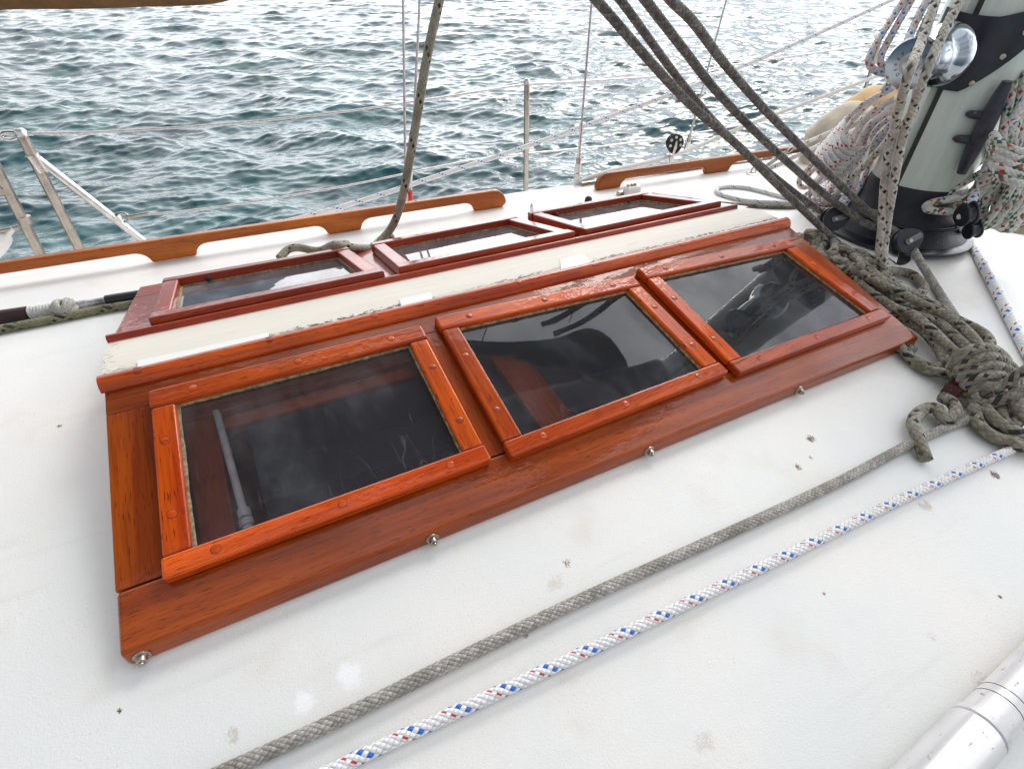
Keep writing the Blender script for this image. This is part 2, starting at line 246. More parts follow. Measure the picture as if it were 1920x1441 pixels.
# ------------------------------------------------------------------ mesh helpers
COL = sc.collection
def link(o, parent=None):
    COL.objects.link(o)
    if parent: o.parent = parent
    return o
def tag(o, label, cat, group=None, kind=None):
    if label: o['label'] = label
    if cat: o['category'] = cat
    if group: o['group'] = group
    if kind: o['kind'] = kind
    return o
def empty(name, loc=(0, 0, 0)):
    o = bpy.data.objects.new(name, None); o.empty_display_size = .05; link(o); return o     # kept at the origin: children carry world coordinates
class MB:
    def __init__(s): s.v = []; s.f = []; s.uv = []; s.t = []; s.k = 0
    def add(s, V, Fs, UV=None, tint=None):
        o = len(s.v); s.v += [tuple(x) for x in V]; tint = random.random() if tint is None else tint
        for i, f in enumerate(Fs):
            s.f.append([o+j for j in f]); s.uv.append(UV[i] if UV else [(V[j][0], V[j][1]) for j in f]); s.t.append(tint)
        return s
    def prism(s, lo, hi, along=0, tint=None):
        """lo, hi: four corners each, counter-clockwise seen from above; grain runs along edge 0-1 (along=0) or 1-2"""
        V = [Vector(p) for p in lo]+[Vector(p) for p in hi]
        Fs = [(3, 2, 1, 0), (4, 5, 6, 7), (0, 1, 5, 4), (1, 2, 6, 5), (2, 3, 7, 6), (3, 0, 4, 7)]
        g = ((V[1]-V[0]) if along == 0 else (V[2]-V[1])).normalized(); c = ((V[2]-V[1]) if along == 0 else (V[1]-V[0])).normalized(); n = g.cross(c).normalized()
        ou, ov = random.uniform(0, 9), random.uniform(0, 9)
        UV = []
        for f in Fs: UV.append([((V[j]).dot(g)+ou, V[j].dot(c)+V[j].dot(n)+ov) for j in f])
        return s.add(V, Fs, UV, tint)
    def box(s, c, sx, sy, sz, X=Vector((1, 0, 0)), Y=Vector((0, 1, 0)), Z=Vector((0, 0, 1))):
        c = Vector(c); q = lambda a, b, d: c+X*a*sx/2+Y*b*sy/2+Z*d*sz/2
        return s.prism([q(-1, -1, -1), q(1, -1, -1), q(1, 1, -1), q(-1, 1, -1)], [q(-1, -1, 1), q(1, -1, 1), q(1, 1, 1), q(-1, 1, 1)])
    def extrude(s, pts, n, th):
        """closed outline pts (world), thickness along n, centred"""
        n = Vector(n).normalized(); P = [Vector(p) for p in pts]; N = len(P)
        V = [p-n*th/2 for p in P]+[p+n*th/2 for p in P]; g = (P[-1]-P[0]).normalized(); g = (P[N//2]-P[0]).normalized(); c = n.cross(g)
        Fs = [tuple(range(N-1, -1, -1)), tuple(range(N, 2*N))]+[(i, (i+1) % N, N+(i+1) % N, N+i) for i in range(N)]
        return s.add(V, Fs, [[(V[j].dot(g), V[j].dot(c)+V[j].dot(n)) for j in f] for f in Fs])
    def tube(s, P, r, n=10, cell=None, cap=True, rf=None, uoff=None):
        P = [Vector(p) for p in P]; N = len(P); V = []; UVp = []; L_ = 0
        u = random.uniform(0, 20) if uoff is None else uoff
        t = (P[1]-P[0]).normalized(); a = t.orthogonal().normalized(); Ls = []
        for i, p in enumerate(P):
            t2 = ((P[min(i+1, N-1)]-P[max(i-1, 0)])).normalized()
            if t2.length < .5: t2 = t
            a = (a-t2*a.dot(t2)).normalized(); b = t2.cross(a); t = t2
            if i: L_ += (P[i]-P[i-1]).length
            Ls.append(L_); rr = r if not hasattr(r, '__len__') else r[i]
            for j in range(n):
                th = 2*math.pi*j/n; q = rr if rf is None else rr*rf(L_, j/n)
                V.append(p+a*math.cos(th)*q+b*math.sin(th)*q)
        Fs = []; UV = []; cl = cell or 1
        for i in range(N-1):
            for j in range(n):
                k = (j+1) % n; Fs.append((i*n+j, i*n+k, (i+1)*n+k, (i+1)*n+j))
                x0, x1, y0, y1 = u+Ls[i]/cl, u+Ls[i+1]/cl, j/n, (j+1)/n
                UV.append([(x0, y0), (x0, y1), (x1, y1), (x1, y0)])
        if cap:
            for idx, rev in ((0, True), (N-1, False)):
                f = [idx*n+j for j in range(n)]; f = f[::-1] if rev else f
                Fs.append(tuple(f)); UV.append([(u+Ls[idx]/cl, .1*q) for q in range(n)])
        return s.add(V, Fs, UV)
    def lathe(s, o, ax, prof, n=32):
        """prof: (distance along ax, radius)"""
        o = Vector(o); ax = Vector(ax).normalized(); a = ax.orthogonal().normalized(); b = ax.cross(a); V = []; m = len(prof)
        for (h, r) in prof:
            for j in range(n): th = 2*math.pi*j/n; V.append(o+ax*h+a*math.cos(th)*r+b*math.sin(th)*r)
        Fs = [(i*n+j, i*n+(j+1) % n, (i+1)*n+(j+1) % n, (i+1)*n+j) for i in range(m-1) for j in range(n)]
        if prof[0][1] > 1e-5: Fs.append(tuple(range(n-1, -1, -1)))
        if prof[-1][1] > 1e-5: Fs.append(tuple(range((m-1)*n, m*n)))
        return s.add(V, Fs)
    def build(s, name, m, parent=None, bevel=0, smooth=True, seg=3, sharp=35):
        me = bpy.data.meshes.new(name); me.from_pydata(s.v, [], s.f); me.update()
        uvl = me.uv_layers.new(name='UVMap'); flat = [c for f in s.uv for p in f for c in p]; uvl.data.foreach_set('uv', flat)
        at = me.attributes.new('tint', 'FLOAT', 'FACE'); at.data.foreach_set('value', s.t)
        me.materials.append(m)
        if smooth:
            me.polygons.foreach_set('use_smooth', [True]*len(me.polygons)); me.set_sharp_from_angle(angle=R(sharp))
        o = bpy.data.objects.new(name, me); link(o, parent)
        if bevel:
            b = o.modifiers.new('bevel', 'BEVEL'); b.width = bevel; b.segments = seg; b.limit_method = 'ANGLE'; b.angle_limit = R(35); b.harden_normals = True
        return o
def crom(P, step):
    P = [Vector(p) for p in P]; out = []
    Q = [P[0]*2-P[1]]+P+[P[-1]*2-P[-2]]
    for i in range(1, len(Q)-2):
        a, b, c, d = Q[i-1:i+3]; n = max(2, int((c-b).length/step))
        for k in range(n):
            t = k/n; out.append(.5*((2*b)+(c-a)*t+(2*a-5*b+4*c-d)*t*t+(3*b-a-3*c+d)*t**3))
    out.append(P[-1]); return out
def rope(name, pts, r, m, label=None, cat='rope', group=None, parent=None, fine=False, step=None, n=12, wob=0, ck=.58, nb=8):
    P = crom(pts, step or r*(.18 if fine else .7)); cell = r*2*ck
    if wob:
        ph = random.uniform(0, 9)
        P = [p+Vector((math.sin(i*.13+ph), math.cos(i*.09+ph), 0))*wob for i, p in enumerate(P)]
    rf = None; b = MB()
    if fine:
        n = 32
        def rf(l, v, cell=cell):
            u = l/cell; a = u+v*nb; bb = u-v*nb; par = (math.floor(a)+math.floor(bb)) % 2
            x = abs(math.sin(math.pi*(a if par == 0 else bb)))**.5; y = abs(math.sin(math.pi*(bb if par == 0 else a)))
            return .93+.10*x*(.6+.4*y)
        b.tube(P, r, n, cell, rf=rf, uoff=0)
    else: b.tube(P, r, n, cell)
    o = b.build(name, m, parent, sharp=80)
    if label: tag(o, label, cat, group)
    return o
def straight(name, a, b, r, m, label=None, cat=None, group=None, parent=None, n=10):
    a = Vector(a); b = Vector(b); k = MB(); k.tube([a.lerp(b, i/4) for i in range(5)], r, n); o = k.build(name, m, parent)
    if label: tag(o, label, cat, group)
    return o
# ------------------------------------------------------------------ water
WZ = -2.25
def water():
    r = np.concatenate([np.geomspace(3.4, 300, 1400), np.geomspace(304, 2500, 50)]); nr, na = len(r), 900
    az = np.linspace(R(-42), R(88), na)    # around the part the camera can see, with margin
    RR, AA = np.meshgrid(r, az, indexing='ij'); X = CAM.x+RR*np.sin(AA); Y = CAM.y+RR*np.cos(AA)
    dr = np.gradient(r)[:, None]*np.ones((1, na)); Z = np.zeros_like(X); DX = np.zeros_like(X); DY = np.zeros_like(X)
    N = 120
    for i in range(N):
        lam = .13*(5.0/.13)**((i+rng.random())/N); th = R(30)+rng.normal(0, .5); k = 2*math.pi/lam
        amp = .0053*lam**.9*(1 if lam > .6 else 1.0)*(.6+.8*rng.random())
        att = np.clip((lam/(dr*2.0)-.8), 0, 1)
        ph = k*(X*math.sin(th)+Y*math.cos(th))+rng.random()*6.28+1.2*np.sin(.7*X+i)*.6+.6*np.cos(.5*Y+i*1.7)
        Z += amp*att*np.sin(ph); DX -= .75*amp*att*np.cos(ph)*-math.sin(th); DY -= .75*amp*att*np.cos(ph)*-math.cos(th)
    V = np.stack([X+DX, Y+DY, WZ+Z], -1).reshape(-1, 3)
    i = np.arange(nr-1)[:, None]*na+np.arange(na-1)[None]; Fq = np.stack([i, i+na, i+na+1, i+1], -1).reshape(-1, 4)
    me = bpy.data.meshes.new('water'); me.vertices.add(len(V)); me.vertices.foreach_set('co', V.ravel().astype(np.float32))
    me.loops.add(Fq.size); me.loops.foreach_set('vertex_index', Fq.ravel().astype(np.int32)); me.polygons.add(len(Fq))
    me.polygons.foreach_set('loop_start', np.arange(0, Fq.size, 4, dtype=np.int32)); me.polygons.foreach_set('use_smooth', np.ones(len(Fq), bool)); me.update(calc_edges=True)
    o = bpy.data.objects.new('water', me); link(o); tag(o, None, None, kind='structure')
    m, t, b = mat('sea'); g = G(t); p = g.geo(); me.materials.append(m)
    g.put(b.inputs['Base Color'], g.mix(g.rng(g.noise(p, .5, 3), .35, .65), (.007, .052, .060), (.013, .088, .094)))
    b.inputs['Roughness'].default_value = .06; b.inputs['IOR'].default_value = 1.34; b.inputs['Specular IOR Level'].default_value = .75
    h = g.m('ADD', g.noise(g.map(p, (.45, 1, 1), (0, 0, 0), (0, 0, R(28))), 7, 4, .55, .2), g.m('MULTIPLY', g.noise(g.map(p, (.5, 1, 1), (0, 0, 0), (0, 0, R(28))), 2.6, 3), .8))
    g.put(b.inputs['Normal'], g.bump(h, .6, .03))
    # sheet behind and beside, so that the sea closes round the boat
    k = MB(); S = 2500
    k.add([(-S, -S, WZ-.25), (S, -S, WZ-.25), (S, S, WZ-.25), (-S, S, WZ-.25)], [(0, 1, 2, 3)]); o2 = k.build('water', m); tag(o2, None, None, kind='structure')
water()
def unseen_shore():  # unseen hills, added to darken the reflections in far panes and water
    k = MB(); V = []; n = 140
    for i in range(n):
        a = R(-120)+R(205)*i/(n-1); d = 620; h = 20+16*math.sin(i*.13)+7*math.sin(i*.41+1)+4*math.sin(i*1.1)
        fade = min(1, max(0, (n*.66-i)/18)); h = h*(.25+.75*fade)+65*min(1, max(0, (R(12)-a)/R(28)))*(.8+.2*math.sin(i*.5))
        for (dd, hh) in ((0, -3), (30, h*.4), (90, h), (260, h*.8)): V.append((math.sin(a)*(d+dd), math.cos(a)*(d+dd), WZ+hh))
    Fs = [(i*4+j, i*4+j+1, i*4+5+j, i*4+4+j) for i in range(n-1) for j in range(3)]; k.add(V, Fs)
    o = k.build('unseen_hills', plain('unseen_hill_blue', (.035, .065, .10), .95, 0, .2, .02)); tag(o, None, None, kind='structure')
unseen_shore()
# ------------------------------------------------------------------ boat: cabin top, cabin side, side deck, cabin interior
HX0, HX1, HY0, HY1 = .03, 1.46, -.435, .405
def hull():
    xs = sorted(set([-2.2+i*.09 for i in range(75)]+[HX0, HX1])); ys = sorted(set([-1.9+i*.045 for i in range(57)]+[HY0, HY1, .60, .61, .62, .63, .64]))
    ys = [y for y in ys if y <= .645]
    def edge(x): return .865-.035*(x+.3) if x < 1.2 else max(.3, .8125-.10*(x-1.2)-.02*(x-1.2)**2)
    V = []; prof = []
    m = len(ys)
    for x in xs:
        e = edge(x)
        for y in ys: V.append((x, y, deckz(y)+.0035*min(1, max(0, (y-(.685-.12*max(-1, min(1.2, x))))/.022))))
        base = deckz(.645)+.0045
        for k in range(1, 9):
            a = k/8*math.pi/2; V.append((x, e-.06+.06*math.sin(a), deckz(e-.06)+.0035-.05*(1-math.cos(a))))
        V.append((x, e+.03, -.45)); V.append((x, e+.62, -.47)); V.append((x, e+.62, -.43)); V.append((x, e+.66, -.43)); V.append((x, e+.68, -1.2)); V.append((x, e+.4, WZ-.3))
    w_ = m+8+6; Fs = []
    for i in range(len(xs)-1):
        for j in range(w_-1):
            if j < m-1 and xs[i] >= HX0-1e-6 and xs[i+1] <= HX1+1e-6 and ys[j] >= HY0-1e-6 and ys[j+1] <= HY1+1e-6: continue
            Fs.append((i*w_+j, (i+1)*w_+j, (i+1)*w_+j+1, i*w_+j+1))
    k = MB(); k.add(V, Fs); o = k.build('deck', DECK, sharp=50); tag(o, None, None, kind='structure')
    k = MB(); d = -.62
    lo = [(HX0, HY0, d), (HX1, HY0, d), (HX1, HY1, d), (HX0, HY1, d)]
    for a, b in ((0, 1), (1, 2), (2, 3), (3, 0)):
        p, q = Vector(lo[a]), Vector(lo[b]); k.add([p, q, (q.x, q.y, -.13), (p.x, p.y, -.13)], [(0, 1, 2, 3)], [[(0, 0), ((q-p).length, 0), ((q-p).length, .5), (0, .5)]])
    k.add(lo, [(0, 1, 2, 3)], [[(p[0], p[1]) for p in lo]]); o = k.build('cabin_interior', W_INT, smooth=False); tag(o, None, None, kind='structure')
hull()
# ------------------------------------------------------------------ skylight
HW, TN, TF, LEN = .057, .259, .2071, 1.495
nN = Vector((0, -math.sin(TN), math.cos(TN))); nF = Vector((0, math.sin(TF), math.cos(TF)))
def PN(u, v, h=0): return Vector((u, -HW-v*math.cos(TN), -v*math.sin(TN)))+nN*h
def PF(u, v, h=0): return Vector((u, HW+v*math.cos(TF), -v*math.sin(TF)))+nF*h
SKY = empty('skylight')
tag(SKY, 'varnished wooden gabled skylight with six framed panes and a cream ridge on the white deck', 'skylight')
def slab(b, P, u0, u1, v0, v1, h0, h1, along=0, tint=None, far=False):
    q = [(u0, v1), (u1, v1), (u1, v0), (u0, v0)]
    if far: q = [(u0, v0), (u1, v0), (u1, v1), (u0, v1)]
    b.prism([P(a, c, h0) for a, c in q], [P(a, c, h1) for a, c in q], along, tint)
VN, VF = .4265, .394
b = MB(); slab(b, PN, 0, LEN, .0, .070, -.022, 0, 0, .35); b.build('top_board', W_BOARD, SKY, .0015)
b = MB(); tp = [PN(0, VN), PN(LEN, VN), PN(LEN, .348), PN(0, .348)]; lo = [tp[0]-Vector((0, -.001, .0290)), tp[1]-Vector((0, -.001, .0290)), PN(LEN, .348, -.024), PN(0, .348, -.024)]
b.prism(lo, tp, 0, .45); b.build('bottom_board', W_BOARD, SKY, .0065)
for (u0, u1, tnt) in ((0, .082, .3), (.473, .552, .6), (.935, 1.015, .5), (1.432, LEN, .5)):
    b = MB(); slab(b, PN, u0, u1, .0706, .3474, -.022, -.0004, 1, tnt); b.build('cross_board', W_BOARD, SKY, .0012)
b = MB(); slab(b, PF, 0, LEN, .0, .045, -.022, 0, 0, .3, True); b.build('top_board', W_FAR, SKY, .0015)
b = MB(); slab(b, PF, 0, LEN, .30, VF, -.026, 0, 0, .3, True); b.build('bottom_board', W_FAR, SKY, .003)
for (u0, u1) in ((0, .09), (.46, .545), (.92, 1.00), (1.385, LEN)):
    b = MB(); slab(b, PF, u0, u1, .0456, .2994, -.022, -.0004, 1, None, True); b.build('cross_board', W_FAR, SKY, .0012)
# gable end boards
for x0, x1 in ((.004, .026), (LEN-.026, LEN-.004)):
    b = MB(); pts = [(PN(0, VN-.004, -.0245)), (PN(0, 0, -.0245)), PF(0, 0, -.0265), PF(0, VF-.004, -.0265), Vector((0, .435, -.13)), Vector((0, -.455, -.145))]
    b.extrude([Vector(((x0+x1)/2, p.y, p.z)) for p in pts], (1, 0, 0), x1-x0); b.build('end_board', W_BOARD, SKY, .001)
# coaming below the board edges, down to the deck
b = MB(); b.box((LEN/2, -.449, -.130), LEN-.06, .018, .036); b.build('coaming', W_BOARD, SKY); b = MB(); b.box((LEN/2, .425, -.118), LEN-.06, .018, .03); b.build('coaming', W_FAR, SKY)
# ridge cap + mouldings + tape
b = MB(); ncap = 60
capV = []
for i in range(ncap+1):
    u = -.004+(LEN+.004)*i/ncap
    e = .004*math.sin(i*2.1)*math.sin(i*.7) if i in (0, 1) else 0
    rr = 0
    for j in range(9):
        s_ = -1+2*j/8; y = s_*(HW-.001); x = u
        if i == ncap: x = LEN-.004-.022*max(0, s_)**2
        if i == 0: x = -.002+.003*math.sin(j*2.7)
        capV.append((x, y, .0052-.0035*s_*s_))
n_ = 9
capF = [(i*n_+j, (i+1)*n_+j, (i+1)*n_+j+1, i*n_+j+1) for i in range(ncap) for j in range(8)]
bot = [(x, y, -.02) for (x, y, z) in capV]; off = len(capV)
ring = [i*n_ for i in range(ncap+1)]+[ncap*n_+j for j in range(1, 9)]+[i*n_+8 for i in range(ncap-1, -1, -1)]+[j for j in range(7, 0, -1)]
capF += [(ring[(k+1) % len(ring)], ring[k], off+ring[k], off+ring[(k+1) % len(ring)]) for k in range(len(ring))]
VV = capV+bot; b.add(VV, capF, [[(VV[j][0], VV[j][1]+HW) for j in f] for f in capF]); b.build('ridge_cap', CREAM, SKY)
def moulding(P, v0, v1, h, x0, x1, m, far=False):
    b = MB(); prof = [(v0, 0), (v0, h*.62), (v0+(v1-v0)*.12, h*.9), (v0+(v1-v0)*.35, h), (v0+(v1-v0)*.62, h*.93), (v0+(v1-v0)*.85, h*.6), (v0+(v1-v0)*.93, h*.28), (v1, h*.18), (v1, 0)]
    n = len(prof); V = []; UV = []; N = 24
    for i in range(N+1):
        x = x0+(x1-x0)*i/N
        for (v, hh) in prof: V.append(P(x, v, hh))
    Fs = []; U = []
    for i in range(N):
        for j in range(n-1):
            f = (i*n+j, i*n+j+1, (i+1)*n+j+1, (i+1)*n+j); f = f if far else f[::-1]; Fs.append(f)
            q = {i*n+j: (V[i*n+j].x, j*.006), i*n+j+1: (V[i*n+j].x, (j+1)*.006), (i+1)*n+j+1: (V[(i+1)*n+j].x, (j+1)*.006), (i+1)*n+j: (V[(i+1)*n+j].x, j*.006)}
            U.append([q[k] for k in f])
    Fs += [tuple(range(n)), tuple(range(N*n+n-1, N*n-1, -1))]; U += [[(0, 0)]*n, [(0, 0)]*n]
    b.add(V, Fs, U, .5); return b.build('moulding', m, SKY, sharp=55)
moulding(PN, -.002, .026, .015, -.004, LEN+.001, W_FRAME)
moulding(PF, -.002, .018, .013, -.002, LEN-.045, W_FAR, True)
def cap_pt(x, y): 
    d = ray(x, y); t = (.007-CAM.z)/d.z; return CAM+d*t
def tape(c4):
    b = MB(); P = [cap_pt(*c) for c in c4]; dz = Vector((0, 0, .0016))
    q = [p-Vector((0, 0, .0028)) for p in P]; b.prism(q, [p for p in P]); o = b.build('tape_strip', TAPE, SKY, smooth=False); o['label'] = 'white tape strip stuck on the cream ridge'
tape([(258, 693), (505, 635), (503, 623), (257, 676)]); tape([(752, 573), (811, 560), (808, 547), (749, 560)]); tape([(1052, 505), (1112, 493), (1093, 477), (1050, 486)])
# plug (wooden bung) on a surface
def plug(P, u, v, h, r, parent):
    b = MB(); n = P(0, 0, 1)-P(0, 0, 0); c = P(u, v, h); b.lathe(c-n*.001, n, [(-.002, r*.94), (.0012, r*.94), (.0013, r*.9)], 18); o = b.build('plug', BUNG, parent)
    b = MB(); b.lathe(c-n*.001, n, [(-.002, r*1.05), (.0011, r*1.05), (.00111, r*.9)], 18); b.build('plug_seam', GAP, parent)
    return o
for u in (.05, .245, .425, .72, .90, 1.14, 1.30): plug(PN, u, .009, .0145, .0065, SKY)
def lerp2(q, s, t):   # q: TL TR BR BL in (u,v)
    a = [q[0][i]+(q[1][i]-q[0][i])*s for i in (0, 1)]; c = [q[3][i]+(q[2][i]-q[3][i])*s for i in (0, 1)]
    return (a[0]+(c[0]-a[0])*t, a[1]+(c[1]-a[1])*t)
def window(q, P, wm, gm, label, far=False, wt=.034, ws=.034, wb=.030, hgt=.0185, plugs=()):
    Wd = q[1][0]-q[0][0]; Hd = q[3][1]-q[0][1]; s = ws/Wd; t0 = wt/Hd; t1 = 1-wb/Hd
    def piece(b, s0, s1, ta, tb, h0, h1, along):
        c = [lerp2(q, s0, tb), lerp2(q, s1, tb), lerp2(q, s1, ta), lerp2(q, s0, ta)]
        if far: c = [c[3], c[2], c[1], c[0]]
        b.prism([P(*x, h0) for x in c], [P(*x, h1) for x in c], along)
    b = MB(); piece(b, 0, 1, 0, t0, .0002, hgt, 0); piece(b, 0, 1, t1, 1, .0002, hgt, 0)
    e = .0006/Hd; piece(b, .0015/Wd, s, t0+e, t1-e, .0002, hgt-.0015, 1); piece(b, 1-s, 1-.0015/Wd, t0+e, t1-e, .0002, hgt-.0015, 1)
    w_ = b.build('window', wm, SKY, .0042, seg=3); w_['label'] = label
    b = MB(); piece(b, s*.8, 1-s*.8, t0-.004/Hd, t1+.004/Hd, .0015, .0045, 0); b.build('pane', gm, w_, smooth=False)
    # putty bead round the pane
    for (A_, B_) in (((s, t0), (1-s, t0)), ((1-s, t0), (1-s, t1)), ((1-s, t1), (s, t1)), ((s, t1), (s, t0))):
        pa, pb = P(*lerp2(q, *A_), .005), P(*lerp2(q, *B_), .005); n = 26; pts = [pa.lerp(pb, i/n) for i in range(n+1)]
        b = MB(); b.tube(pts, [.0026+.0014*random.random() for _ in pts], 6); b.build('putty_bead', PUTTY, w_)
    for (u, v, top) in plugs: pass
    for (ss, tt) in ([(.14, t0*.5), (.5, t0*.5), (.86, t0*.5), (.14, (1+t1)/2), (.5, (1+t1)/2), (.86, (1+t1)/2), (s*.5, .33), (s*.5, .72), (1-s*.5, .33), (1-s*.5, .72)] if not far else []):
        u, v = lerp2(q, ss, tt); side = tt in (.33, .72); plug(P, u, v, hgt-(.0015 if side else 0), .0062, w_)
    return w_
window([(.062, .058), (.495, .061), (.500, .361), (.055, .363)], PN, W_FRAME, GLASS, 'near window nearest the camera with a chrome strut behind the pane')
window([(.524, .050), (.961, .071), (.988, .358), (.529, .369)], PN, W_FRAME, GLASS, 'middle near window reflecting the sky')
window([(.985, .053), (1.421, .075), (1.459, .365), (1.006, .368)], PN, W_FRAME, GLASS, 'near window by the mast with a black knob behind the pane')
window([(.065, .300), (.470, .300), (.487, .010), (.063, .012)][::-1] if 0 else [(.064, .013), (.486, .009), (.467, .305), (.062, .322)], PF, W_FAR, GLASSF, 'far window at the left reflecting dark blue', True, hgt=.025)
window([(.517, .013), (.948, .016), (.931, .312), (.522, .300)], PF, W_FAR, GLASSF, 'middle far window', True, hgt=.025)
window([(.975, .013), (1.414, .020), (1.385, .312), (.982, .325)], PF, W_FAR, GLASSF, 'far window next to the white hinge', True, hgt=.025)
# bolts on the bottom edge
for (x, y) in ((275, 1238), (812, 1018), (1215, 853), (1495, 738)):
    d = ray(x, y); yy = PN(0, VN, 0).y-.0005; t = (yy-CAM.y)/d.y; p = CAM+d*t; n = Vector((0, -math.cos(TN), -math.sin(TN)))
    n = Vector((0, -1, 0)); p = Vector((p.x, PN(0, VN).y, PN(0, VN).z-.014)); b = MB()
    b.lathe(p-n*.002, n, [(0, .0095), (.0035, .0095), (.0042, .0085), (.0042, .006), (.0105, .006), (.0115, .0048), (.0115, .003), (.014, .003), (.0146, 0)], 22); b.build('bolt', DULL, SKY)
# interior pieces under the near panes
for (u0, u1, v0, v1) in ((.175, .47, .125, .33), (.50, .955, .09, .36), (1.0, 1.44, .10, .36)):
    b = MB(); slab(b, PN, u0, u1, v0, v1, -.046, -.044, 0); b.build('insect_screen', SCREEN, SKY, smooth=False)
b = MB(); slab(b, PN, .09, .47, .074, .10, -.040, -.026, 0); slab(b, PN, .09, .47, .104, .128, -.055, -.035, 0); b.build('inner_batten', W_INT, SKY, .002)
b = MB(); slab(b, PN, .09, .135, .10, .345, -.06, -.03, 1); b.build('inner_batten', W_INT, SKY, .002)
b = MB(); q = [(.62, .36), (.69, .36), (.66, .14), (.60, .14)]; b.prism([PN(*c, -.04) for c in q], [PN(*c, -.024) for c in q], 1); b.build('inner_batten', W_INT, SKY, .002)
b = MB(); slab(b, PN, 1.34, 1.45, .08, .345, -.07, -.04, 1); b.build('inner_batten', W_INT, SKY, .002)
b = MB(); b.tube([PN(.140, .10, -.022), PN(.150, .29, -.022)], .0058, 16); b.tube([PN(.150, .285, -.022), PN(.1505, .297, -.022)], .009, 16); b.tube([PN(.1505, .301, -.022), PN(.151, .311, -.022)], .0098, 16); b.tube([PN(.151, .31, -.022), PN(.152, .345, -.022)], .0068, 16); b.build('window_strut', plain('strut_metal', (.90, .92, .95), .35, .1), SKY)
b = MB(); b.tube([PN(1.15, .15, -.03), PN(1.295, .27, -.022)], .006, 14); st = b.build('window_strut', plain('strut_brass', (.62, .55, .42), .35, .4), SKY)
b = MB(); b.lathe(PN(1.31, .287, -.034), nN, [(0, .019), (.004, .0225), (.014, .0225), (.018, .02), (.020, .012), (.0205, 0)], 26); b.build('strut_knob', plain('knob_grey', (.07, .08, .10), .4), SKY)
# black hinge pins on the far windows
for (x, y) in ((390, 521), (603, 484), (752, 455), (921, 425), (1042, 402), (1176, 378)):
    d = ray(x, y); p0 = PF(0, .29, .012); t = (p0.y-CAM.y)/d.y; p = CAM+d*t; b = MB(); b.lathe(p+Vector((0, -.002, 0)), (0, -1, .25), [(0, .0065), (.004, .0065), (.006, .004), (.0062, 0)], 14); b.build('hinge_pin', BLACK, SKY)
# ------------------------------------------------------------------ handrails
def handrail(P0, P1, feet, x_start, x_end, label, hgt=.058, under=.030, th=.026):
    P0, P1 = Vector(P0), Vector(P1); d = (P1-P0); d.z = 0; Ltot = d.length; d.normalize(); n = Vector((-d.y, d.x, 0))
    def W(s, z): p = P0+d*s; return Vector((p.x, p.y, deckz(p.y)+.0035+z))
    out = []; rr = .034
    # underside from start to end
    start_foot = feet[0][0] <= x_start+.001
    bottom = []
    s = x_start
    if not start_foot: bottom.append((x_start, under))
    for (a, c, flareL, flareR) in feet:
        if flareL:
            for k in range(7): t = k/6*math.pi/2; bottom.append((a-rr+rr*math.sin(t), under*math.cos(t)))
        else: bottom.append((a, 0))
        if flareR:
            for k in range(7): t = k/6*math.pi/2; bottom.append((c+rr*(1-math.cos(t)), under*math.sin(t)))
        else: bottom.append((c, 0))
    if feet[-1][3]: bottom.append((x_end, under))
    top = []
    ec = .045
    if not feet[-1][3]:
        for k in range(7): t = k/6*math.pi/2; top.append((x_end-ec+ec*math.cos(t), .012+(hgt-.012)*math.sin(t)))
    else: top.append((x_end, hgt))
    if start_foot:
        for k in range(7): t = k/6*math.pi/2; top.append((x_start+ec-ec*math.sin(t), .012+(hgt-.012)*math.cos(t)))
    else: top.append((x_start, hgt))
    b = MB(); b.extrude([W(*p) for p in bottom+top], n, th); o = b.build('handrail', W_RAIL, None, .007, seg=3); tag(o, label, 'handrail', 'wooden handrails along the far edge of the deck')
    # screws plugs
    return o
q0 = Vector((0, .690, 0)); q1 = Vector((1.02, .645, 0))
handrail(q0, q1, [(.005, .115, True, True), (.465, .565, True, True), (.93, 1.03, True, False)], -1.2, 1.045, 'long varnished wooden handrail at the far deck edge behind the left windows')
q0 = Vector((1.40, .640, 0)); q1 = Vector((2.0, .605, 0))
handrail(q0, q1, [(.0, .10, False, True), (.485, .600, True, True), (1.05, 1.15, True, True)], 0, 2.0, 'wooden handrail at the far deck edge beside the genoa block and mast')
# ------------------------------------------------------------------ pole lower right
def pole():
    e = empty('pole'); tag(e, 'worn white alloy pole lying on the deck at the lower right corner', 'pole')
    m, t, bb = mat('pole_paint'); g = G(t); p = g.geo(); n = g.noise(g.map(p, (60, 260, 260)), 1, 5, .7)
    n0 = g.noise(p, 90, 3, .6); f = g.rng(g.m('ADD', g.m('MULTIPLY', n, .7), g.m('MULTIPLY', n0, .4)), .66, .69)
    c = g.mix(g.rng(g.noise(p, 14, 3), .35, .65), (.58, .57, .57), (.68, .66, .65)); c = g.mix(g.m('MULTIPLY', f, .75), c, (.12, .11, .13)); g.put(bb.inputs['Base Color'], c); bb.inputs['Roughness'].default_value = .28; bb.inputs['Metallic'].default_value = .25; bb.inputs['Coat Weight'].default_value = .5
    r = .0265; a = K(1765, 1441, r); c_ = K(1920, 1277, r); d = (c_-a).normalized(); a = a-d*.4; c_ = c_
    k = MB(); s = (K(1830, 1376, r)-a).dot(d)
    k.lathe(a+d*s, d, [(0, r*.97), (1.2, r*.97)], 40); k.build('tube', m, e)
    k = MB(); k.lathe(a, d, [(0, r*1.10), (s, r*1.10), (s+.002, r*1.06)], 40); k.build('sleeve', m, e)
    k = MB(); k.lathe(a+d*(s+.003), d, [(0, r*1.02), (.002, r*1.09), (.011, r*1.09), (.013, r*1.0)], 40); k.build('collar', m, e)
    for q in (.05, .064): k = MB(); k.lathe(a+d*(s+q), d, [(0, r*.975), (.0012, r*.975)], 40); k.build('seam', GAP, e)
pole()
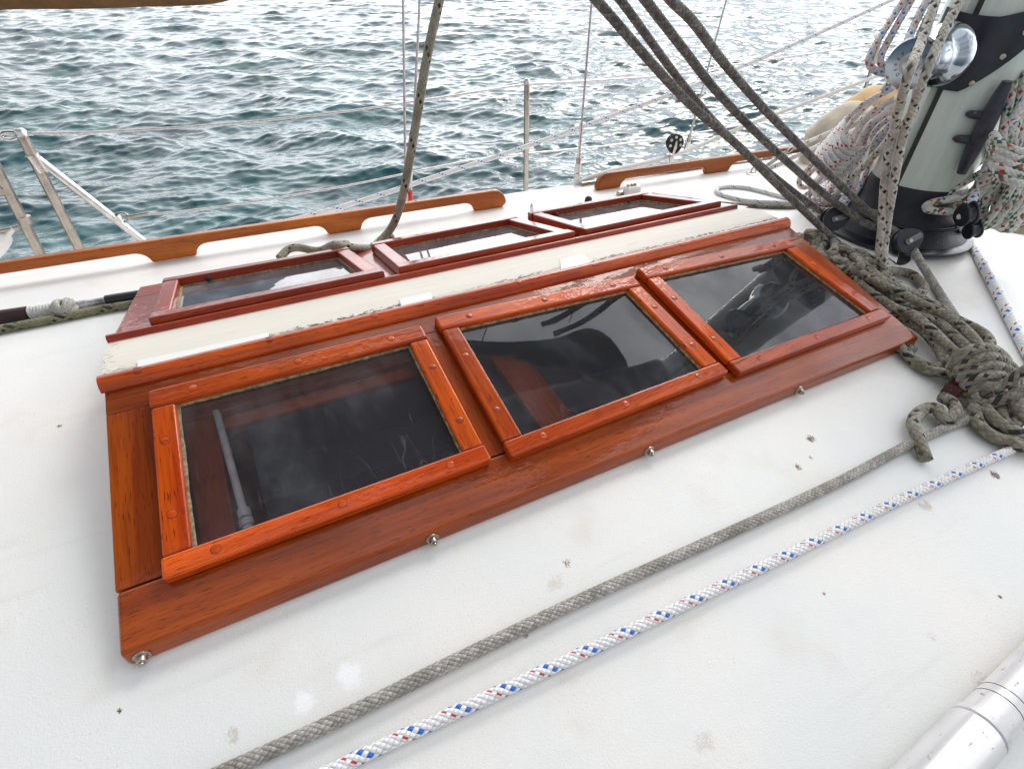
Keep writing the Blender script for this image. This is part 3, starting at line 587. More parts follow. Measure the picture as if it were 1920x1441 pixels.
# ------------------------------------------------------------------ ropes lying on the near deck
r = .0084
rope('rope', [K(300, 1502, r), K(432, 1441, r), K(640, 1345, r), K(850, 1240, r), K(1100, 1119, r), K(1330, 1015, r), K(1560, 909, r), K(1715, 828, r), K(1830, 778, r), K(1960, 718, r)], r, RP_GREY,
     'weathered grey braided rope lying on the white deck below the skylight', fine=True, ck=.50)
r = .0075
rope('rope', [K(560, 1474, r), K(650, 1430, r), K(740, 1387, r), K(1055, 1241, r), K(1300, 1124, r), K(1500, 1028, r), K(1710, 926, r), K(1915, 834, r), K(2010, 792, r)], r, RP_BLUE,
     'white rope with blue and red flecks lying across the lower deck', fine=True, ck=.62, nb=6)
# ------------------------------------------------------------------ mast
MA = Vector((2.02, -.065, 0)); MR = .117
def mast():
    e = empty('mast'); tag(e, 'pale green white alloy mast with black boot standing on the deck at the right', 'mast')
    m, t, bb = mat('mast_paint'); g = G(t); p = g.geo(); n = g.noise(g.map(p, (30, 30, 4)), 1, 4); c = g.mix(g.rng(n, .3, .7), (.58, .65, .59), (.72, .78, .72)); sc_ = g.rng(g.noise(g.map(p, (120, 120, 30)), 1, 4, .7), .70, .76); c = g.mix(g.m('MULTIPLY', sc_, .6), c, (.12, .12, .1)); g.put(bb.inputs['Base Color'], c); bb.inputs['Roughness'].default_value = .36; bb.inputs['Coat Weight'].default_value = .35
    # section with a sail groove facing the camera's left
    ga = math.atan2(-1, -.52)+.0; n = 96; V = []
    tocam = (CAM-MA); tocam.z = 0; tocam.normalize(); ba = math.atan2(tocam.y, tocam.x)-R(25)
    for z in np.linspace(-.08, 5, 24):
        for j in range(n):
            th = 2*math.pi*j/n; dd = abs((th-ba+math.pi) % (2*math.pi)-math.pi); rr = MR*(1-.0*dd)
            if dd < R(4.6): rr = MR*.80
            elif dd < R(7): rr = MR*1.0
            V.append((MA.x+rr*math.cos(th)*1.0, MA.y+rr*math.sin(th), z))
    Fs = [(i*n+j, i*n+(j+1) % n, (i+1)*n+(j+1) % n, (i+1)*n+j) for i in range(23) for j in range(n)]
    k = MB(); k.add(V, Fs); k.build('spar', m, e, sharp=28)
    base = deckz(-.065)
    k = MB(); prof = [(0, .185), (.012, .18), (.03, .150), (.05, .142), (.055, .150), (.065, .146), (.08, .132), (.105, .127), (.14, .1225), (.147, .119), (.148, .10)]
    k.lathe((MA.x, MA.y, base), (0, 0, 1), prof, 64); o = k.build('boot', BOOT, e, sharp=50)
    k = MB(); k.tube([Vector((MA.x+.148*math.cos(t_), MA.y+.148*math.sin(t_), base+.052)) for t_ in np.linspace(0, 6.28, 48)], .006, 8); k.build('boot_clamp', BLACK, e)
    k = MB(); k.lathe((MA.x-.02, MA.y-.0, base+.001), (0, 0, 1), [(0, .205), (.008, .205), (.010, .197)], 40); o = k.build('step_plate', PADB, e, .002)
    return e, tocam
MAST, TC = mast()
def mp_(ang, z, r=MR):      # a point on the mast: angle measured from the direction to the camera
    a = math.atan2(TC.y, TC.x)+R(ang); return Vector((MA.x+r*math.cos(a), MA.y+r*math.sin(a), z))
def zat(py, px):            # height on the mast axis plane for a pixel
    d = ray(px, py); t = ((MA-CAM).dot(TC)+MR)/d.dot(TC) if 0 else ((Vector((MA.x, MA.y, 0))-CAM).dot(TC)+MR*.9)/d.dot(TC); return (CAM+d*t)
# winch pad: plate curved round the mast
def plate_patch(angs, z0f, z1f, r, m, name, parent, n=24, th=.006):
    k = MB(); V = []
    for rr in (r, r+th):
        for i in range(n+1):
            a = angs[0]+(angs[1]-angs[0])*i/n; s = i/n
            for j in range(9): z = z0f(s)+(z1f(s)-z0f(s))*j/8; V.append(mp_(a, z, rr))
    Fs = []; o = (n+1)*9
    for i in range(n):
        for j in range(8): q = (i*9+j, (i+1)*9+j, (i+1)*9+j+1, i*9+j+1); Fs.append(q); Fs.append(tuple(x+o for x in q[::-1]))
    ring = [i*9 for i in range(n+1)]+[n*9+j for j in range(1, 9)]+[i*9+8 for i in range(n-1, -1, -1)]+[j for j in range(7, 0, -1)]
    Fs += [(ring[k_], ring[(k_+1) % len(ring)], o+ring[(k_+1) % len(ring)], o+ring[k_]) for k_ in range(len(ring))]
    k.add(V, Fs); b_ = k.build(name, m, parent); return b_
plate_patch((-29.5, -20.5), lambda s: .03, lambda s: 3.0, MR*.83, plain('groove_shade', (.05, .05, .045), .5), 'groove_shade_strip', MAST, 4, .002)  # added dark strip, giving the groove its shade by colour
WN = empty('winch'); tag(WN, 'polished chrome winch on a dark blue pad bolted to the mast', 'winch')
zc = zat(110, 1795).z
def z0f(s): return zc-.065+.05*(1-min(1, s*2.6))**2+.30*max(0, s-.5)**1.2
def z1f(s): return zc+.098-.012*math.sin(s*math.pi)+.05*max(0, s-.55)
plate_patch((-58, 52), z0f, z1f, MR+.003, PADB, 'pad', WN)
wa = A(1760, 105, 1.14); wb_ = A(1707, 120, 1.055); ax = (wb_-wa).normalized(); wo = mp_(-22, wa.z, MR)
k = MB(); Lw = (wb_-wa).length
k.lathe(wa-ax*.03, ax, [(0, .055), (.006, .060), (.018, .0615), (.032, .060), (.046, .054), (.058, .044), (.068, .040), (.080, .0385), (Lw, .0385), (.03+Lw-.018, .041)], 48); k.build('drum', CHROME, WN)
o_ = wb_-ax*.0175
k = MB(); k.lathe(o_, ax, [(0, .036), (.004, .044), (.010, .0475), (.015, .0475), (.0185, .044), (.0192, .034)], 48); k.build('top_ring', CHROME, WN)
CAPM = plain('winch_cap', (.52, .47, .42), .35, .9, .1, 60)
k = MB(); k.lathe(o_+ax*.0175, ax, [(0, .034), (.0015, .0332), (.0018, .0135), (-.008, .0125)], 40); k.build('cap', CAPM, WN)
k = MB(); k.lathe(o_+ax*.010, ax, [(0, .013), (.0008, .0125), (.0009, 0)], 8); k.build('socket', BLACK, WN)
def text_ring(word, c, ax, rad, size, a0, da, parent):
    """raised lettering set round a circle; each letter stands upright outwards"""
    e1 = (Up-ax*Up.dot(ax)).normalized(); e2 = e1.cross(ax).normalized()*1
    if e2.dot(Rt) < 0: e2 = -e2
    V = []
    for i, ch in enumerate(word):
        if ch == ' ': continue
        cu = bpy.data.curves.new('letter', 'FONT'); cu.body = ch; cu.size = size; cu.extrude = .0002; cu.align_x = 'CENTER'; cu.align_y = 'CENTER'
        a = R(a0+da*i); out = e1*math.cos(a)+e2*math.sin(a); side = (e2*math.cos(a)-e1*math.sin(a))
        Mx = Matrix((side, out, side.cross(out))).transposed().to_4x4(); Mx.translation = c+out*rad
        tmp = bpy.data.objects.new('letter', cu); COL.objects.link(tmp); dg = bpy.context.evaluated_depsgraph_get(); me = bpy.data.meshes.new_from_object(tmp.evaluated_get(dg)); me.transform(Mx)
        COL.objects.unlink(tmp); bpy.data.objects.remove(tmp); me.materials.clear(); me.materials.append(BLACK); o = bpy.data.objects.new('letter', me); link(o, parent)
text_ring('DEREP', o_+ax*.0195, ax, .0245, .0085, -112, 23, WN); text_ring('HONE', o_+ax*.0195, ax, .0245, .0085, 18, 22, WN); text_ring('LEW', o_+ax*.0195, ax, .0245, .0085, 135, 30, WN)
for a_, dz_ in ((30, .060), (21, .012), (6, -.045), (38, .080)):
    k = MB(); p = mp_(a_, zc+dz_, MR+.009); nn = mp_(a_, 0, 1)-mp_(a_, 0, 0); k.lathe(p, nn, [(0, .006), (.002, .006), (.003, .004), (.0031, 0)], 14); k.build('screw', DULL, WN)
# horn cleat on the mast
CL = empty('cleat'); tag(CL, 'long dark grey horn cleat with two feet on the mast', 'cleat')
def bar(P, r, m, name, parent, n=12): k = MB(); k.tube(P, r, n); return k.build(name, m, parent)
c0 = A(1890, 152, 1.22); c1 = A(1802, 325, 1.36)
Pc = [c0.lerp(c1, t_/12) for t_ in range(13)]
bar(Pc, [.006+.014*math.sin(math.pi*min(1, max(0, .08+.86*t_/12)))**.7 for t_ in range(13)], CLEAT, 'horn', CL, 14)
for (x, y, s) in ((1856, 214, .36), (1832, 260, .62)):
    hp = c0.lerp(c1, s); ft = A(x-42, y, (hp-CAM).dot(Fw)+.02)
    k = MB(); dn = (ft-hp).normalized(); k.extrude([hp+Up*.012, hp-Up*.012, ft-Up*.008-dn*.004, ft+dn*.006, ft+Up*.008-dn*.004], dn.cross(Up), .014); k.build('foot', CLEAT, CL, .003)
    k = MB(); k.lathe(ft-dn*.010-Fw*.008, -Fw, [(0, .0035), (.001, .0035), (.0012, .002), (.0013, 0)], 12); k.build('screw', DULL, CL)
# small alloy plate below the cleat
k = MB(); c = [A(1823, 322, 1.40), A(1811, 318, 1.40), A(1842, 272, 1.37), A(1853, 277, 1.37)]; k.prism([p+Fw*.004 for p in c], c); o = k.build('bracket', ALU, MAST, .001)
k = MB(); k.lathe(A(1821, 312, 1.39), -Fw, [(0, .004), (.0015, .004), (.002, .002), (.0021, 0)], 12); k.build('bolt', DULL, MAST)
# ------------------------------------------------------------------ blocks
def block(c, r, facing, strap_dir, label, w_=.022, strap=True, holes=False, second=False):
    e = empty('pulley_block'); tag(e, label, 'block', 'pulley blocks round the mast foot' if not holes else None)
    c = Vector(c); f = Vector(facing).normalized(); s = (Vector(strap_dir)-f*Vector(strap_dir).dot(f)).normalized(); t = f.cross(s)
    for sg in (-1, 1):
        pts = []
        for k_ in range(25):
            a = 2*math.pi*k_/24; x = math.cos(a); y = math.sin(a); pts.append(c+f*sg*w_*.5+s*(x*r*(1.28 if x > 0 else 1)*(1 if x < 0 else .95))+t*y*r*(1-.30*max(0, x)))
        k = MB(); k.extrude(pts[:-1], f, .006); k.build('cheek', BLACK, e, .0025)
    k = MB(); k.lathe(c-f*w_*.4, f, [(0, r*.85), (w_*.2, r*.78), (w_*.6, r*.78), (w_*.8, r*.85)], 30); k.build('sheave', PADB, e)
    if strap:
        k = MB(); pts = []
        for (a, b_) in ((-.28, -.22), (.95, -.22), (1.05, 0), (.95, .22), (-.28, .22), (-.40, 0)): pts.append(c+f*(w_*.5+.0045)+s*a*r+t*b_*r)
        k.extrude(pts, f, .003); k.build('strap', STRAPM, e, .001)
        k = MB(); k.lathe(c+f*(w_*.5+.006), f, [(0, r*.14), (.0015, r*.14), (.002, r*.08), (.0021, 0)], 16); k.build('rivet', DULL, e)
    if holes:
        for a in range(5): k = MB(); q = c+f*(w_*.5+.003)-s*math.cos(R(-110+a*55))*r*.66+t*math.sin(R(-110+a*55))*r*.66; k.lathe(q, f, [(0, r*.17), (.001, r*.17), (.0011, 0)], 16); k.build('hole', PUTTYW, e)
    return e
STRAPM = plain('strap_grey', (.16, .17, .18), .4, .6, .1, 60)
PUTTYW = plain('hole_fill', (.62, .66, .52), .7)
up = Vector((0, 0, 1))
block(A(1562, 411, 1.49), .033, (-.45, -.8, .45), A(1620, 395, 1.49)-A(1562, 411, 1.49), 'black pulley block with grey strap left of the mast foot under the vang ropes')
block(A(1697, 453, 1.33), .033, (-.35, -.8, .55), A(1730, 435, 1.33)-A(1697, 453, 1.33), 'black pulley block with grey strap in front of the mast foot leading the grey rope')
b3 = block(A(1812, 403, 1.34), .028, (.95, -.45, .2), (0, .1, 1), 'black pulley block at the right of the mast foot with white blue rope through it', strap=False)
b4 = block(A(1824, 432, 1.36), .021, (.95, -.5, .2), (0, .1, 1), 'small black pulley block tucked under the right hand block', strap=False)
# twin sheave fitting with alloy cheek
e = empty('pulley_block'); tag(e, 'double sheave block with shiny alloy cheek lying before the mast foot', 'block', 'pulley blocks round the mast foot')
for (x, y) in ((1667, 457), (1689, 481)):
    k = MB(); n_ = Vector((-.3, -.65, .7)); k.lathe(A(x, y, 1.355)-n_*.008, n_, [(0, .020), (.006, .023), (.015, .023), (.019, .018), (.0195, .006), (.021, .005), (.0215, 0)], 26); k.build('sheave', BLACK, e)
k = MB(); n_ = Vector((-.3, -.65, .7)).normalized(); P = [(1655, 465), (1663, 482), (1680, 494), (1686, 470), (1676, 462)]; k.extrude([A(x, y, 1.34) for x, y in P], n_, .005); k.build('cheek', STEEL, e, .001)
# genoa block beyond the second handrail
GB = block(AY(1265, 268, .80), .034, (-.35, -.9, .1), (0.05, 0, -1), 'dark pulley block with pale holes standing beyond the second handrail', strap=False, holes=True, w_=.02)
GB.name = 'pulley_block'; 
k = MB(); c = AY(1265, 268, .80); q = Vector((-.35, -.9, .1)).normalized(); k.extrude([c+q*.016+Vector((-.004, 0, .01)), c+q*.016+Vector((.005, 0, .01)), c+q*.016+Vector((.013, 0, -.048)), c+q*.016+Vector((-.012, 0, -.048))], q, .003); k.build('shackle', STEEL, GB, .001)
k = MB(); k.tube([c+Vector((0, 0, -.045)), c+Vector((0, 0, -.075))], .009, 12); k.build('swivel', STEEL, GB)
k = MB(); k.tube([AY(1090, 345, .72), AY(1200, 328, .70), AY(1420, 301, .66)], .007, 8); k.build('track', DULL); tag(bpy.data.objects[k and 'track'], 'thin grey alloy track running under the second handrail', 'track')
# ------------------------------------------------------------------ vang ropes from the top to the mast foot
rv = .0092; gv = 'dark grey ropes slanting from the top down to the mast foot'
rope('rope', [A(1075, -45, .93), A(1118, 0, .96), A(1280, 182, 1.12), A(1380, 270, 1.25), A(1480, 369, 1.36), A(1557, 443, 1.43), A(1575, 462, 1.44)], rv, RP_VANG, 'leftmost and lowest dark grey rope slanting down to the mast foot', 'rope', gv)
rope('rope', [A(1120, -45, .99), A(1163, 0, 1.02), A(1280, 158, 1.18), A(1363, 253, 1.32), A(1447, 327, 1.42), A(1533, 393, 1.51), A(1560, 405, 1.52)], .0086, RP_VANG, 'dark grey rope just behind the lowest one, entering the black block', 'rope', gv)
rope('rope', [A(1175, -45, .93), A(1210, 0, .96), A(1282, 93, 1.06), A(1347, 175, 1.18), A(1440, 270, 1.31), A(1547, 365, 1.43), A(1623, 420, 1.47)], rv, RP_VANG, 'third dark grey slanting rope, ending over the block strap', 'rope', gv)
rope('rope', [A(1225, -45, .91), A(1258, 0, .94), A(1300, 42, .99), A(1363, 125, 1.11), A(1447, 219, 1.24), A(1563, 335, 1.38), A(1643, 409, 1.45), A(1700, 446, 1.45)], rv, RP_VANG, 'rightmost dark grey slanting rope, passing before the mast boot', 'rope', gv)
rope('rope', [A(1622, 418, 1.475), A(1645, 426, 1.48), A(1665, 412, 1.47), A(1640, 400, 1.475), A(1612, 398, 1.50)], .0105, RP_VANG, 'short dark loop of rope tied at the mast foot')
r = .0125
rope('rope', [A(1712, 468, 1.32), K(1740, 515, r), K(1775, 570, r), K(1815, 632, r), K(1850, 690, r)], .0098, RP_GREY, 'grey braided rope running from the front block under the coil')
rope('rope', [A(1945, 150, 1.2), A(1920, 192, 1.22), A(1880, 255, 1.3), A(1842, 330, 1.38), A(1818, 385, 1.35), A(1802, 410, 1.36), K(1812, 440, .012), K(1840, 492, .010), K(1880, 570, .010), K(1921, 650, .010), K(1975, 750, .010)], .0112, RP_BLUE, 'white rope with blue flecks running down beside the mast through the right hand block')
# halyard tails in front of the mast
rope('rope', [A(1768, -40, 1.0), A(1755, 0, 1.01), A(1729, 75, 1.0), A(1705, 135, .97), A(1688, 195, 1.06), A(1671, 262, 1.16), A(1659, 337, 1.22), A(1653, 425, 1.27), A(1649, 475, 1.29), A(1655, 508, 1.32)], .0092, RP_HALY, 'pale rope with black flecks hanging over the winch centre', 'rope', 'black flecked halyard tails hanging before the mast')
rope('rope', [A(1812, -40, 1.0), A(1799, 0, 1.01), A(1767, 66, 1.0), A(1738, 131, 1.0), A(1711, 206, 1.08), A(1692, 262, 1.15), A(1673, 362, 1.22), A(1663, 425, 1.27), A(1657, 490, 1.29), A(1668, 520, 1.34), A(1700, 545, 1.36)], .0092, RP_HALY, 'pale rope with black flecks hanging between winch centre and drum', 'rope', 'black flecked halyard tails hanging before the mast')
rope('rope', [A(1722, 150, 1.12), A(1712, 215, 1.2), A(1690, 235, 1.22), A(1655, 275, 1.3), A(1610, 320, 1.42), A(1570, 350, 1.5)], .0088, RP_HALY, 'black flecked rope passing behind the winch into the red flecked coil')
# slack loop behind the winch at the top
rope('rope', [A(1720, -40, 1.3), A(1695, 0, 1.3), A(1650, 70, 1.3), A(1629, 112, 1.3), A(1640, 132, 1.3), A(1664, 140, 1.3), A(1672, 150, 1.3), A(1655, 172, 1.32)], .0082, RP_RB, 'red ticked white rope making the loose outer loop left of the winch', 'rope', 'loose halyard bights left of the winch')
rope('rope', [A(1738, -40, 1.3), A(1710, 0, 1.3), A(1675, 60, 1.3), A(1652, 105, 1.3), A(1655, 125, 1.3), A(1675, 138, 1.3)], .0082, RP_RB, 'red ticked white rope making the inner loop left of the winch', 'rope', 'loose halyard bights left of the winch')
for i, (x, lab) in enumerate(((1738, 'first of two pale ropes going up behind the flecked halyards'), (1757, 'second of two pale ropes going up behind the flecked halyards'))):
    rope('rope', [A(x+25, -50, 1.25), A(x, 0, 1.25), A(x-25, 50, 1.25), A(x-45, 100, 1.25), A(x-62, 160, 1.3)], .009, RP_RB, lab, 'rope', 'loose halyard bights left of the winch')
# ------------------------------------------------------------------ coils
def coil(name, paths, r, m, label, n=10):
    b = MB()
    for P in paths: b.tube(crom(P, r*.7), r, n, r*2*.60)
    o = b.build(name, m, None, sharp=80); tag(o, label, 'coiled rope'); return o
def jit(a): return random.uniform(-a, a)
# red flecked coil hanging left of the mast
P1 = []
random.seed(11)
for i in range(12):
    f = i/11; bx, by = 1498+f*100+jit(9), 330+f*62+jit(10); tx, ty = 1668+f*8+jit(9), 165+f*75+jit(6); d0 = 1.36+.05*(i % 3)+jit(.02); d1 = 1.60-.05*f+.05*(i % 3)+jit(.02)
    mx_, my_ = 1575+f*72+jit(13), 248+f*62+jit(12)
    P1.append([A(tx, ty, d0), A((tx+mx_)/2-8+jit(6), (ty+my_)/2-8, (d0+d1)/2-.05), A(mx_, my_, d1-.03), A(bx+26, by-24, d1), A(bx+2, by+4, d1+.02), A(bx+8, by+20, d1+.03), A(bx+34, by+8, d1+.05), A(mx_+10, my_+34, d1+.06)])
coil('coiled_rope', P1[:7], .0074, RP_RED, 'white coil with red flecks hanging in a fan left of the mast')
coil('coiled_rope', P1[7:], .0074, RP_RB, 'white coil with blue and red ticks under the red flecked one')
# gathering turns round the red coil
P2 = []
for i in range(7):
    cx, cy = 1560+i*8, 300-i*9; P2.append([A(cx+30*math.cos(t_)-6*i*0, cy+34*math.sin(t_), 1.52-.05*math.cos(t_-2.4)) for t_ in np.linspace(.2, 3.9, 8)])
coil('coiled_rope', P2, .0078, RP_RED, 'short turns of red flecked rope wrapped round the hanging coil')
P3 = []
for i in range(9):
    f = i/8; P3.append([K(1505+f*70, 372+jit(10), .02+f*.03), K(1530+f*60, 345+jit(14), .05), K(1570+f*50, 352+jit(12), .05), K(1590+f*40, 385+jit(12), .04), K(1560+f*60, 402+jit(8), .02), K(1520+f*60, 392, .02)])
coil('coiled_rope', P3, .0078, RP_RB, 'tangle of white rope with red and blue ticks lying left of the black boot')
# green flecked coil at the right of the mast
P4 = []
random.seed(3)
for i in range(9):
    f = i/8; x0 = 1905+f*60; P4.append([A(x0+jit(8), 150+jit(20), 1.24), A(x0-20+jit(8), 235, 1.27), A(x0-35+jit(6), 300, 1.30), A(x0-72+f*6+jit(14), 352+jit(8), 1.36), A(x0-105+f*34+jit(8), 392+f*18, 1.40), A(x0-70+f*20, 420+f*6+jit(6), 1.39), A(x0-20+jit(8), 380+jit(8), 1.34), A(x0+10, 320, 1.31)])
for i in range(5): P4.append([A(1862+jit(6), 252+i*13, 1.25), A(1875, 262+i*15+6, 1.22), A(1905, 275+i*15+8, 1.21), A(1945, 285+i*15, 1.23)])
P4.append([A(1820, 403, 1.42), A(1790, 398, 1.40), A(1745, 394, 1.39), A(1735, 388, 1.39), A(1748, 380, 1.39), A(1790, 372, 1.38), A(1830, 368, 1.37), A(1860, 340, 1.35)])
P4.append([A(1775, 372, 1.42), A(1795, 350, 1.41), A(1830, 330, 1.40), A(1860, 312, 1.36)]); P4.append([A(1770, 366, 1.43), A(1800, 335, 1.43), A(1840, 300, 1.40), A(1870, 270, 1.33)])
P4.append([A(1840, 395, 1.42), A(1870, 418, 1.41), A(1905, 420, 1.38), A(1925, 395, 1.36), A(1930, 350, 1.34)])
coil('coiled_rope', P4, .0096, RP_GRN, 'big white coil with green flecks hanging at the right of the mast')
# old grey-black flecked coil at the corner of the skylight
random.seed(21); P5 = []
def KL(pts, h0, h1=None):
    h1 = h0 if h1 is None else h1; n = len(pts)-1; return [K(x, y, h0+(h1-h0)*i/n+.004*math.sin(i*2.3+x)) for i, (x, y) in enumerate(pts)]
P5 = [KL([(1565, 504), (1603, 507), (1643, 528), (1691, 550), (1728, 570), (1779, 594), (1816, 624), (1840, 655)], .040, .055), KL([(1600, 520), (1630, 546), (1677, 577), (1711, 590), (1745, 616), (1772, 644), (1802, 668)], .030, .045),
      KL([(1630, 495), (1650, 522), (1684, 543), (1720, 556), (1760, 580)], .025, .03), KL([(1660, 540), (1691, 558), (1731, 566), (1762, 577), (1789, 596), (1823, 612), (1848, 628), (1857, 645), (1846, 660)], .014, .03),
      KL([(1700, 585), (1735, 597), (1765, 607), (1792, 631), (1820, 658)], .030, .045), KL([(1670, 590), (1697, 600), (1731, 621), (1755, 648), (1769, 674), (1758, 690), (1721, 680), (1704, 665), (1711, 651)], .014, .013),
      KL([(1690, 592), (1711, 607), (1745, 631), (1765, 656), (1780, 684), (1806, 700)], .022, .03), KL([(1680, 640), (1697, 661), (1728, 690), (1765, 698), (1800, 708)], .012, .02), KL([(1770, 640), (1790, 662), (1796, 675), (1783, 690), (1795, 706)], .035, .03),
      KL([(1609, 533), (1650, 560), (1677, 566), (1718, 580), (1760, 603), (1800, 640)], .012, .02), KL([(1580, 500), (1640, 540), (1700, 575)], .016), KL([(1800, 640), (1830, 690), (1850, 740)], .03), KL([(1820, 640), (1855, 690), (1880, 740)], .03)]
rc = .0112
coil('coiled_rope', P5, rc*.92, RP_COIL, 'bundle of old grey rope strands with black flecks beside the skylight corner', 12)
def AW(pts, d): return [A(x, y, d[k]) for k, (x, y) in enumerate(pts)]
dd = (1.08, 1.045, 1.005, .995, 1.01, 1.05, 1.09)
P6 = [AW([(1806, 712), (1790, 692), (1796, 668), (1830, 653), (1862, 655), (1884, 672), (1892, 690)], dd), AW([(1812, 722), (1797, 706), (1804, 684), (1838, 669), (1872, 671), (1898, 690), (1904, 706)], dd),
      AW([(1818, 736), (1802, 722), (1811, 700), (1845, 685), (1880, 688), (1905, 706), (1908, 722)], dd), AW([(1822, 750), (1806, 737), (1815, 717), (1848, 702), (1880, 704), (1900, 718), (1904, 736)], dd)]
P6.append(AW([(1800, 748), (1812, 734), (1838, 722), (1868, 724), (1893, 714), (1922, 694), (1960, 672)], (1.05, 1.02, 1.0, .995, .985, .97, .96)))
coil('coiled_rope', P6, .0098, RP_COIL, 'tight wrapping turns of old grey rope round the coil end', 12)
P7 = [AW([(1806, 750), (1826, 757), (1850, 757), (1882, 747), (1920, 733), (1970, 716)], (1.03, 1.01, 1.0, .99, .98, .97)), AW([(1818, 762), (1802, 747), (1787, 734), (1780, 738), (1784, 748)], (1.03, 1.03, 1.03, 1.05, 1.06)),
      KL([(1766, 745), (1782, 752), (1793, 770), (1782, 786), (1766, 780), (1758, 767), (1743, 764), (1722, 774), (1712, 794), (1722, 822), (1736, 861)], .03, .012),
      KL([(1826, 764), (1836, 797), (1867, 820), (1897, 826), (1925, 820), (1965, 800)], .02, .014), KL([(1846, 764), (1867, 787), (1894, 804), (1925, 815), (1965, 815)], .03, .02),
      KL([(1877, 764), (1878, 785), (1895, 798), (1910, 786), (1905, 765), (1915, 750)], .02), KL([(1898, 750), (1921, 780), (1955, 802)], .035), KL([(1940, 745), (1900, 770), (1880, 800), (1905, 835), (1960, 840)], .012)]
coil('coiled_rope', P7, rc*.98, RP_COIL, 'loops and curled tail end of old grey rope at the right edge', 12)
o = MB().box(K(1795, 728, .016), .05, .03, .03).build('wooden_chock', plain('dark_red_wood', (.07, .010, .008), .5), None, .004); tag(o, 'small dark red wooden block half hidden under the wrapped rope', 'wooden block')
P8 = [[A(1655, 505, 1.30), K(1672, 508, .02), K(1710, 515, .014), K(1732, 540, .014), K(1715, 552, .014), K(1680, 545, .02), K(1648, 520, .04), K(1610, 505, .04)], [K(1700, 548, .03), K(1660, 530, .05), K(1622, 500, .05), K(1600, 480, .05)]]
coil('coiled_rope', P8, .0115, RP_COIL, 'open loop of grey flecked rope below the halyard ends', 12)
# knot pile near the ridge end
P9 = []; random.seed(5)
for i in range(15):
    f = i/14; cx, cy = 1520+f*118, 452+f*55; rr = 20+jit(6); a0 = random.uniform(0, 6); h = .03+jit(.012)
    P9.append([K(cx+rr*1.15*math.cos(a0+t_), cy+rr*.75*math.sin(a0+t_*1.05), max(.013, h+.012*math.sin(t_*2+i))) for t_ in np.linspace(0, 4.6+jit(.8), 9)])
coil('coiled_rope', P9, .0112, RP_COIL, 'knotted pile of old grey rope between skylight ridge end and mast foot', 10)
# ------------------------------------------------------------------ ropes on the far side
r = .0095
rope('rope', [A(840, -60, 1.15), A(824, 0, 1.16), A(800, 110, 1.20), A(785, 200, 1.24), A(768, 300, 1.30), A(752, 380, 1.36), A(735, 425, 1.40), A(712, 452, 1.40), A(690, 466, 1.36), PF(.44, .32, .030), A(650, 458, 1.36), A(625, 459, 1.37), K(606, 468, .012), K(590, 470, .010), K(560, 464, .022), K(540, 468, .02), K(524, 484, .010)], .0105,
     RP_HALY if 0 else rope_mat('rope_olive_fleck', (.30, .27, .20), (.44, .40, .32), (.15, .15, .07), ((BK, 8, 0, 'a'),), dirtamt=.6, gap_shade=.6), 'olive grey flecked rope hanging from the top and curling onto the far windows')
rope('rope', [K(728, 436, .012), K(735, 447, .03), K(728, 456, .012)], .008, RP_GOLD, 'small olive rope end poking up behind the far window corner')
rope('rope', [K(-40, 625, .009), K(60, 606, .009), K(130, 592, .009), K(190, 580, .009), K(262, 568, .009)], .0095, RP_GOLD, 'olive green braided rope lying beside the boathook')
rope('rope', [AY(470, 432, .95), AY(640, 388, .95), AY(820, 330, .95), AY(1000, 270, .95), AY(1180, 205, .95), AY(1290, 165, .95), AY(1450, 100, .95), AY(1690, -8, .95), AY(1790, -60, .95)], .0085, RP_SHEET, 'white rope with blue ticks rising across the water to the upper right', 'rope', 'white ropes crossing beyond the handrails')
rope('rope', [K(1085, 342, .012), AY(1140, 322, .74), AY(1240, 298, .80), AY(1310, 274, .85), AY(1400, 235, .85), AY(1480, 205, .85), AY(1560, 175, .85), AY(1650, 140, .85), AY(1740, 100, .85)], .0085, RP_WHT, 'plain white rope from the far deck edge rising past the pulley block', 'rope', 'white ropes crossing beyond the handrails')
rope('rope', [K(1520, 384, .007), K(1470, 380, .007), K(1400, 376, .007), K(1352, 364, .007), K(1344, 355, .007), K(1360, 350, .007), K(1400, 352, .007), K(1450, 364, .007), K(1500, 377, .007), K(1545, 388, .007)], .0065, RP_SHEET, 'thin white rope laid in a narrow loop on the far deck')
rope('rope', [K(1215, 365, .006), K(1280, 372, .006), K(1340, 380, .006), K(1400, 385, .006), K(1470, 388, .006), K(1540, 385, .006), K(1600, 395, .006)], .0062, RP_COIL, 'thin dark flecked cord lying behind the far corner window')
rope('rope', [K(1436, 312, .01), AY(1480, 282, .42), AY(1540, 255, .42), AY(1600, 228, .42), AY(1650, 208, .42)], .0075, RP_WB, 'upper of two black ticked lines running from the deck eye to the mast', 'rope', 'black ticked lines left of the mast')
rope('rope', [K(1440, 318, .01), AY(1490, 294, .38), AY(1550, 266, .38), AY(1610, 240, .38), AY(1655, 218, .38)], .0075, RP_WB, 'lower of two black ticked lines running from the deck eye to the mast', 'rope', 'black ticked lines left of the mast')
